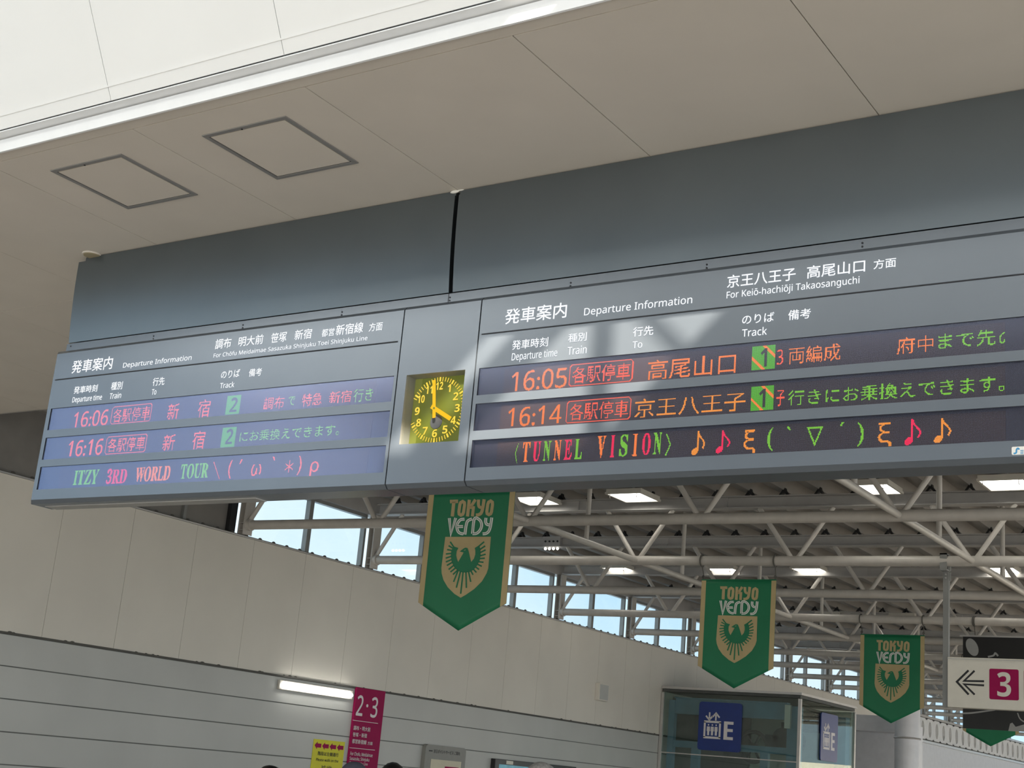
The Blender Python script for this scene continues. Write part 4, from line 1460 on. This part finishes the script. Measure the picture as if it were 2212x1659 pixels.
def elev_sign(lb, to3, u0, u1, v0, v1, label, loc):
    """blue sign with lift pictogram and an E; to3(u, v, lift) places it"""
    t = thing('elevator_sign', label, 'sign', loc)
    W_, H_ = u1 - u0, v1 - v0
    b = MB(); pts = rrect(u0, u1, v0, v1, .05)
    b.prism([to3(u, v, 0) for u, v in pts], Vector(to3(u0, v0, .02)) - Vector(to3(u0, v0, 0)))
    b.build('panel', 'blue', t)
    f = lambda p: to3(u0 + p[0] * W_, v1 - p[1] * H_, .0215)
    b = MB(); m_ = 'signtext'

    def rb(pts, w):
        ribbon(b, [(u0 + p[0] * W_, v1 - p[1] * H_) for p in pts], w * W_, m_, lambda q: to3(q.x, q.y, .0215))
    rb([(.255, .215), (.255, .36)], .035); rb([(.17, .29), (.255, .375), (.33, .29)], .035)
    rb([(.405, .38), (.405, .24)], .035); rb([(.32, .315), (.405, .225), (.49, .315)], .035)
    for a, c_ in (((.15, .41), (.51, .41)), ((.15, .735), (.51, .735))): rb([(a[0] - .02, a[1]), (c_[0] + .02, c_[1])], .045)
    for x in (.152, .508): rb([(x, .41), (x, .735)], .045)
    for x in (.24, .33, .42):
        b.poly([f((x + .018 * math.cos(a), .475 + .017 * math.sin(a))) for a in [2 * math.pi * i / 12 for i in range(12)]], m_)
        b.poly([f(q) for q in [(x - .035, .51), (x + .035, .51), (x + .038, .60), (x + .025, .61), (x + .025, .69), (x - .025, .69), (x - .025, .61), (x - .038, .60)]], m_)
    b.build('lift_symbol', m_, t)
    b = MB()
    b.poly([f(q) for q in [(.60, .385), (.82, .385), (.82, .445), (.685, .445), (.685, .535), (.81, .535), (.81, .595), (.685, .595), (.685, .70), (.82, .70), (.82, .76), (.60, .76)]])
    b.build('letter', m_, t)
    return t


elev_sign(None, lambda u, v, l: (u, ey0 + .019 - l, v), -10.655, -9.865, 2.275, 3.078, 'square blue elevator sign on the front glass of the shaft', (-10.26, ey0 - .03, 2.275))
elev_sign(None, lambda u, v, l: (ex1 - .0195 + l, u, v), 23.45, 24.26, 2.276, 3.07, 'narrow looking blue elevator sign on the right side of the shaft', (ex1 + .05, 23.85, 2.276))

# ================================================================== FAR RIGHT: BULKHEAD, COLUMN, PIERCED PARAPET
xb_ = aty(1962, 1570, 27.8).x; zb_ = aty(1900, 1581, 27.8).z
struct(MB().box(XW + .01, xb_, 27.7, 28.1, zb_, 3.33).build('wall_bulkhead', 'column'))
struct(MB().box(XW + .01, xb_ - .05, 28.6, 28.9, FLOOR, zb_ + .2).build('wall_bulkhead_lower', 'column'))
p = aty(1960, 1600, 27.2)
cl = thing('round_column', 'pale grey round column behind the small banner near the elevator', 'column', (p.x, p.y, FLOOR))
MB().tube((p.x, p.y, FLOOR), (p.x, p.y, 3.9), .235, 32).build('shaft', 'column', cl, True)
MB().torus((p.x, p.y, zb_ - .12), (0, 0, 1), .237, .018, 32, 8).build('collar', 'alu', cl, True)
par = thing('pierced_parapet', 'white parapet pierced by a row of oval openings at the far right', 'parapet', (XW + .12, 42, 3.3))
b = MB()
y = 35.6; pitch = .62; zc_ = 3.66; N = 20
while y < 48.5:
    yc = y + pitch / 2
    ell, rec = [], []
    for i in range(N):
        a = 2 * math.pi * i / N
        ell.append((yc + .13 * math.cos(a), zc_ + .2 * math.sin(a)))
        cxr, cyr = math.cos(a), math.sin(a)
        k_ = min((pitch / 2) / abs(cxr) if abs(cxr) > 1e-6 else 1e9, .27 / abs(cyr) if abs(cyr) > 1e-6 else 1e9)
        rec.append((yc + k_ * cxr, zc_ + k_ * cyr))
    for i in range(N):
        j = (i + 1) % N
        for X in (XW + .16, XW + .06):
            b.quad((X, *ell[i]), (X, *ell[j]), (X, *rec[j]), (X, *rec[i]))
        b.quad((XW + .16, *ell[i]), (XW + .16, *ell[j]), (XW + .06, *ell[j]), (XW + .06, *ell[i]))
    y += pitch
b.build('pierced_panel', 'white_panel', par)
MB().box(XW + .03, XW + .2, 35.5, 48.6, 3.94, 4.0).build('top_rail', 'alu', par)
MB().box(XW + .03, XW + .24, 35.5, 48.6, 3.30, 3.36).build('bottom_rail', 'alu', par)
MB().box(XW + .05, XW + .2, 35.5, 48.6, 3.36, 3.39).build('shadow_strip', 'seam', par)
struct(MB().box(XW + .01, XW + .17, 34.6, 58, FLOOR, 3.3).build('wall_parapet_base', 'column'))


# ================================================================== PEOPLE (only the tops of their heads reach the frame)
def person(top, hair, label, group=None, cap=False, yaw=0.0, coat='cloth_dark'):
    hgt = top.z - FLOOR
    s = hgt / 1.70
    base = Vector((top.x, top.y, FLOOR))
    t = thing('person', label, 'person', base, group)
    t.rotation_euler = (0, 0, 0)
    cs, sn = math.cos(yaw), math.sin(yaw)

    def W3(x, y, z): return Vector((x * s * cs - y * s * sn, x * s * sn + y * s * cs, z * s))

    def skin(name, m_, verts, edges, radii, root=0, sub=2):
        me = bpy.data.meshes.new(name)
        me.from_pydata([W3(*v) for v in verts], edges, [])
        me.materials.append(MT[m_])
        o = bpy.data.objects.new(name, me); COL.objects.link(o); o.parent = t
        o.modifiers.new('skin', 'SKIN')
        for i, v in enumerate(me.skin_vertices[0].data):
            rr = radii[i]
            v.radius = (rr[0] * s, rr[1] * s) if isinstance(rr, tuple) else (rr * s, rr * s)
            v.use_root = (i == root)
        su = o.modifiers.new('smooth', 'SUBSURF'); su.levels = sub; su.render_levels = sub
        for p_ in me.polygons: p_.use_smooth = True
        o.modifiers['skin'].use_smooth_shade = True
        return o
    V = [(0, 0, .92), (0, 0, 1.10), (0, .01, 1.28), (0, .01, 1.40), (0, .005, 1.47), (0, -.01, 1.54), (0, -.012, 1.60), (0, -.005, 1.655)]
    E_ = [(0, 1), (1, 2), (2, 3), (3, 4), (4, 5), (5, 6), (6, 7)]
    Rr = [(.15, .11), (.14, .10), (.17, .11), (.12, .09), (.055, .055), (.07, .085), (.076, .095), (.062, .08)]
    for sd in (-1, 1):
        n = len(V)
        V += [(sd * .18, .01, 1.37), (sd * .22, .02, 1.10), (sd * .23, -.03, .86), (sd * .23, -.05, .77)]
        E_ += [(3, n), (n, n + 1), (n + 1, n + 2), (n + 2, n + 3)]
        Rr += [.055, .042, .03, .036]
        for q, (dx, ln) in enumerate(((-.02, .085), (-.007, .095), (.007, .09), (.02, .07))):
            k_ = len(V); V += [(sd * .23, -.05 + dx, .73), (sd * .225, -.05 + dx * 1.3 - .01, .77 - ln)]
            E_ += [(n + 3, k_), (k_, k_ + 1)]; Rr += [.011, .009]
        k_ = len(V); V += [(sd * .215, -.09, .76), (sd * .21, -.10, .72)]; E_ += [(n + 3, k_), (k_, k_ + 1)]; Rr += [.012, .010]
        n = len(V)
        V += [(sd * .095, 0, .86), (sd * .10, -.01, .48), (sd * .10, .02, .09), (sd * .105, -.12, .035)]
        E_ += [(0, n), (n, n + 1), (n + 1, n + 2), (n + 2, n + 3)]
        Rr += [.085, .06, .042, .035]
    skin('body', 'skin', V, E_, Rr)
    V2 = [(0, 0, .88), (0, 0, 1.08), (0, .01, 1.28), (0, .01, 1.40), (0, .005, 1.47)]; E2 = [(0, 1), (1, 2), (2, 3), (3, 4)]; R2_ = [(.21, .165), (.19, .145), (.215, .15), (.185, .135), (.085, .085)]
    for sd in (-1, 1):
        n = len(V2)
        V2 += [(sd * .18, .01, 1.37), (sd * .22, .02, 1.10), (sd * .23, -.03, .84)]; E2 += [(3, n), (n, n + 1), (n + 1, n + 2)]; R2_ += [.095, .075, .058]
    skin('jacket', coat, V2, E2, R2_)
    V3 = [(0, 0, .94)]; E3 = []; R3_ = [(.17, .13)]
    for sd in (-1, 1):
        n = len(V3); V3 += [(sd * .095, 0, .84), (sd * .10, -.01, .48), (sd * .10, .015, .10)]; E3 += [(0, n), (n, n + 1), (n + 1, n + 2)]; R3_ += [.105, .08, .065]
    skin('trousers', 'cloth_navy', V3, E3, R3_)
    # shoes
    for sd in (-1, 1):
        b = MB(); c0 = base + W3(sd * .105, -.05, .04); b.ball(c0, .06 * s, 12, 8, None, .8, 2.1, .66)
        b.build('shoe', 'hair_black', t, True)
    # face parts
    hc = base + W3(0, -.012, 1.585)
    b = MB(); b.ball(base + W3(0, -.108, 1.575), .016 * s, 8, 6, None, .8, 1, 1.4); b.build('nose', 'skin', t, True)
    b = MB()
    for sd in (-1, 1): b.ball(base + W3(sd * .032, -.093, 1.605), .010 * s, 8, 6)
    b.build('eyes', 'ink', t, True)
    b = MB(); b.ball(base + W3(0, -.093, 1.535), .02 * s, 8, 6, None, 1, .4, .3); b.build('mouth', 'magenta', t, True)
    b = MB()
    for sd in (-1, 1): b.ball(base + W3(sd * .083, -.0, 1.585), .026 * s, 8, 6, None, .4, .8, 1.2)
    b.build('ears', 'skin', t, True)
    # hair or cap: a shell over the crown and the back of the head
    b = MB(); n, kk = 24, 10; vs = []
    for j in range(kk + 1):
        th = (math.pi * .50) * j / kk
        for i in range(n):
            a = 2 * math.pi * i / n
            drop = 1.0 + (.14 if math.sin(a) > -.1 else -.16) * (j / kk)
            if cap: drop = 1.0 - .05 * (j / kk)
            th2 = th * drop
            rr = .102 + random.uniform(-.0025, .0025) * (0 if cap else 1)
            v = W3(rr * .93 * math.sin(th2) * math.cos(a), rr * 1.14 * math.sin(th2) * math.sin(a) - .002, 1.598 + rr * math.cos(th2))
            vs.append(base + v)
    fs = [(j * n + i, (j + 1) * n + i, (j + 1) * n + (i + 1) % n, j * n + (i + 1) % n) for j in range(kk) for i in range(n)]
    b.add(vs, fs); o = b.build('cap' if cap else 'hair', hair, t, True)
    sm = o.modifiers.new('thick', 'SOLIDIFY'); sm.thickness = .012; sm.offset = -1
    if cap:
        b = MB(); b.ball(base + W3(0, -.13, 1.60), .085 * s, 16, 6, None, .85, 1, .1); b.build('cap_peak', hair, t, True)
    return t


def head_top(px, py, dist):
    d_ = ray(px, py).normalized(); return EYE + d_ * dist


person(head_top(768, 1645, 12.2), 'cap', 'person in a grey purple cap passing in front of the magenta sign', None, True, -.5)
person(head_top(850, 1649.5, 12.8), 'hair_black', 'person with short black hair just right of the magenta sign', None, False, .9)
person(head_top(1170, 1649, 12.5), 'hair_grey', 'person with light grey hair in front of the wall monitor', None, False, 2.4)
person(head_top(585, 1656.5, 12.0), 'hair_black', 'person with black hair left of the yellow notice, barely in frame', None, False, 2.0)
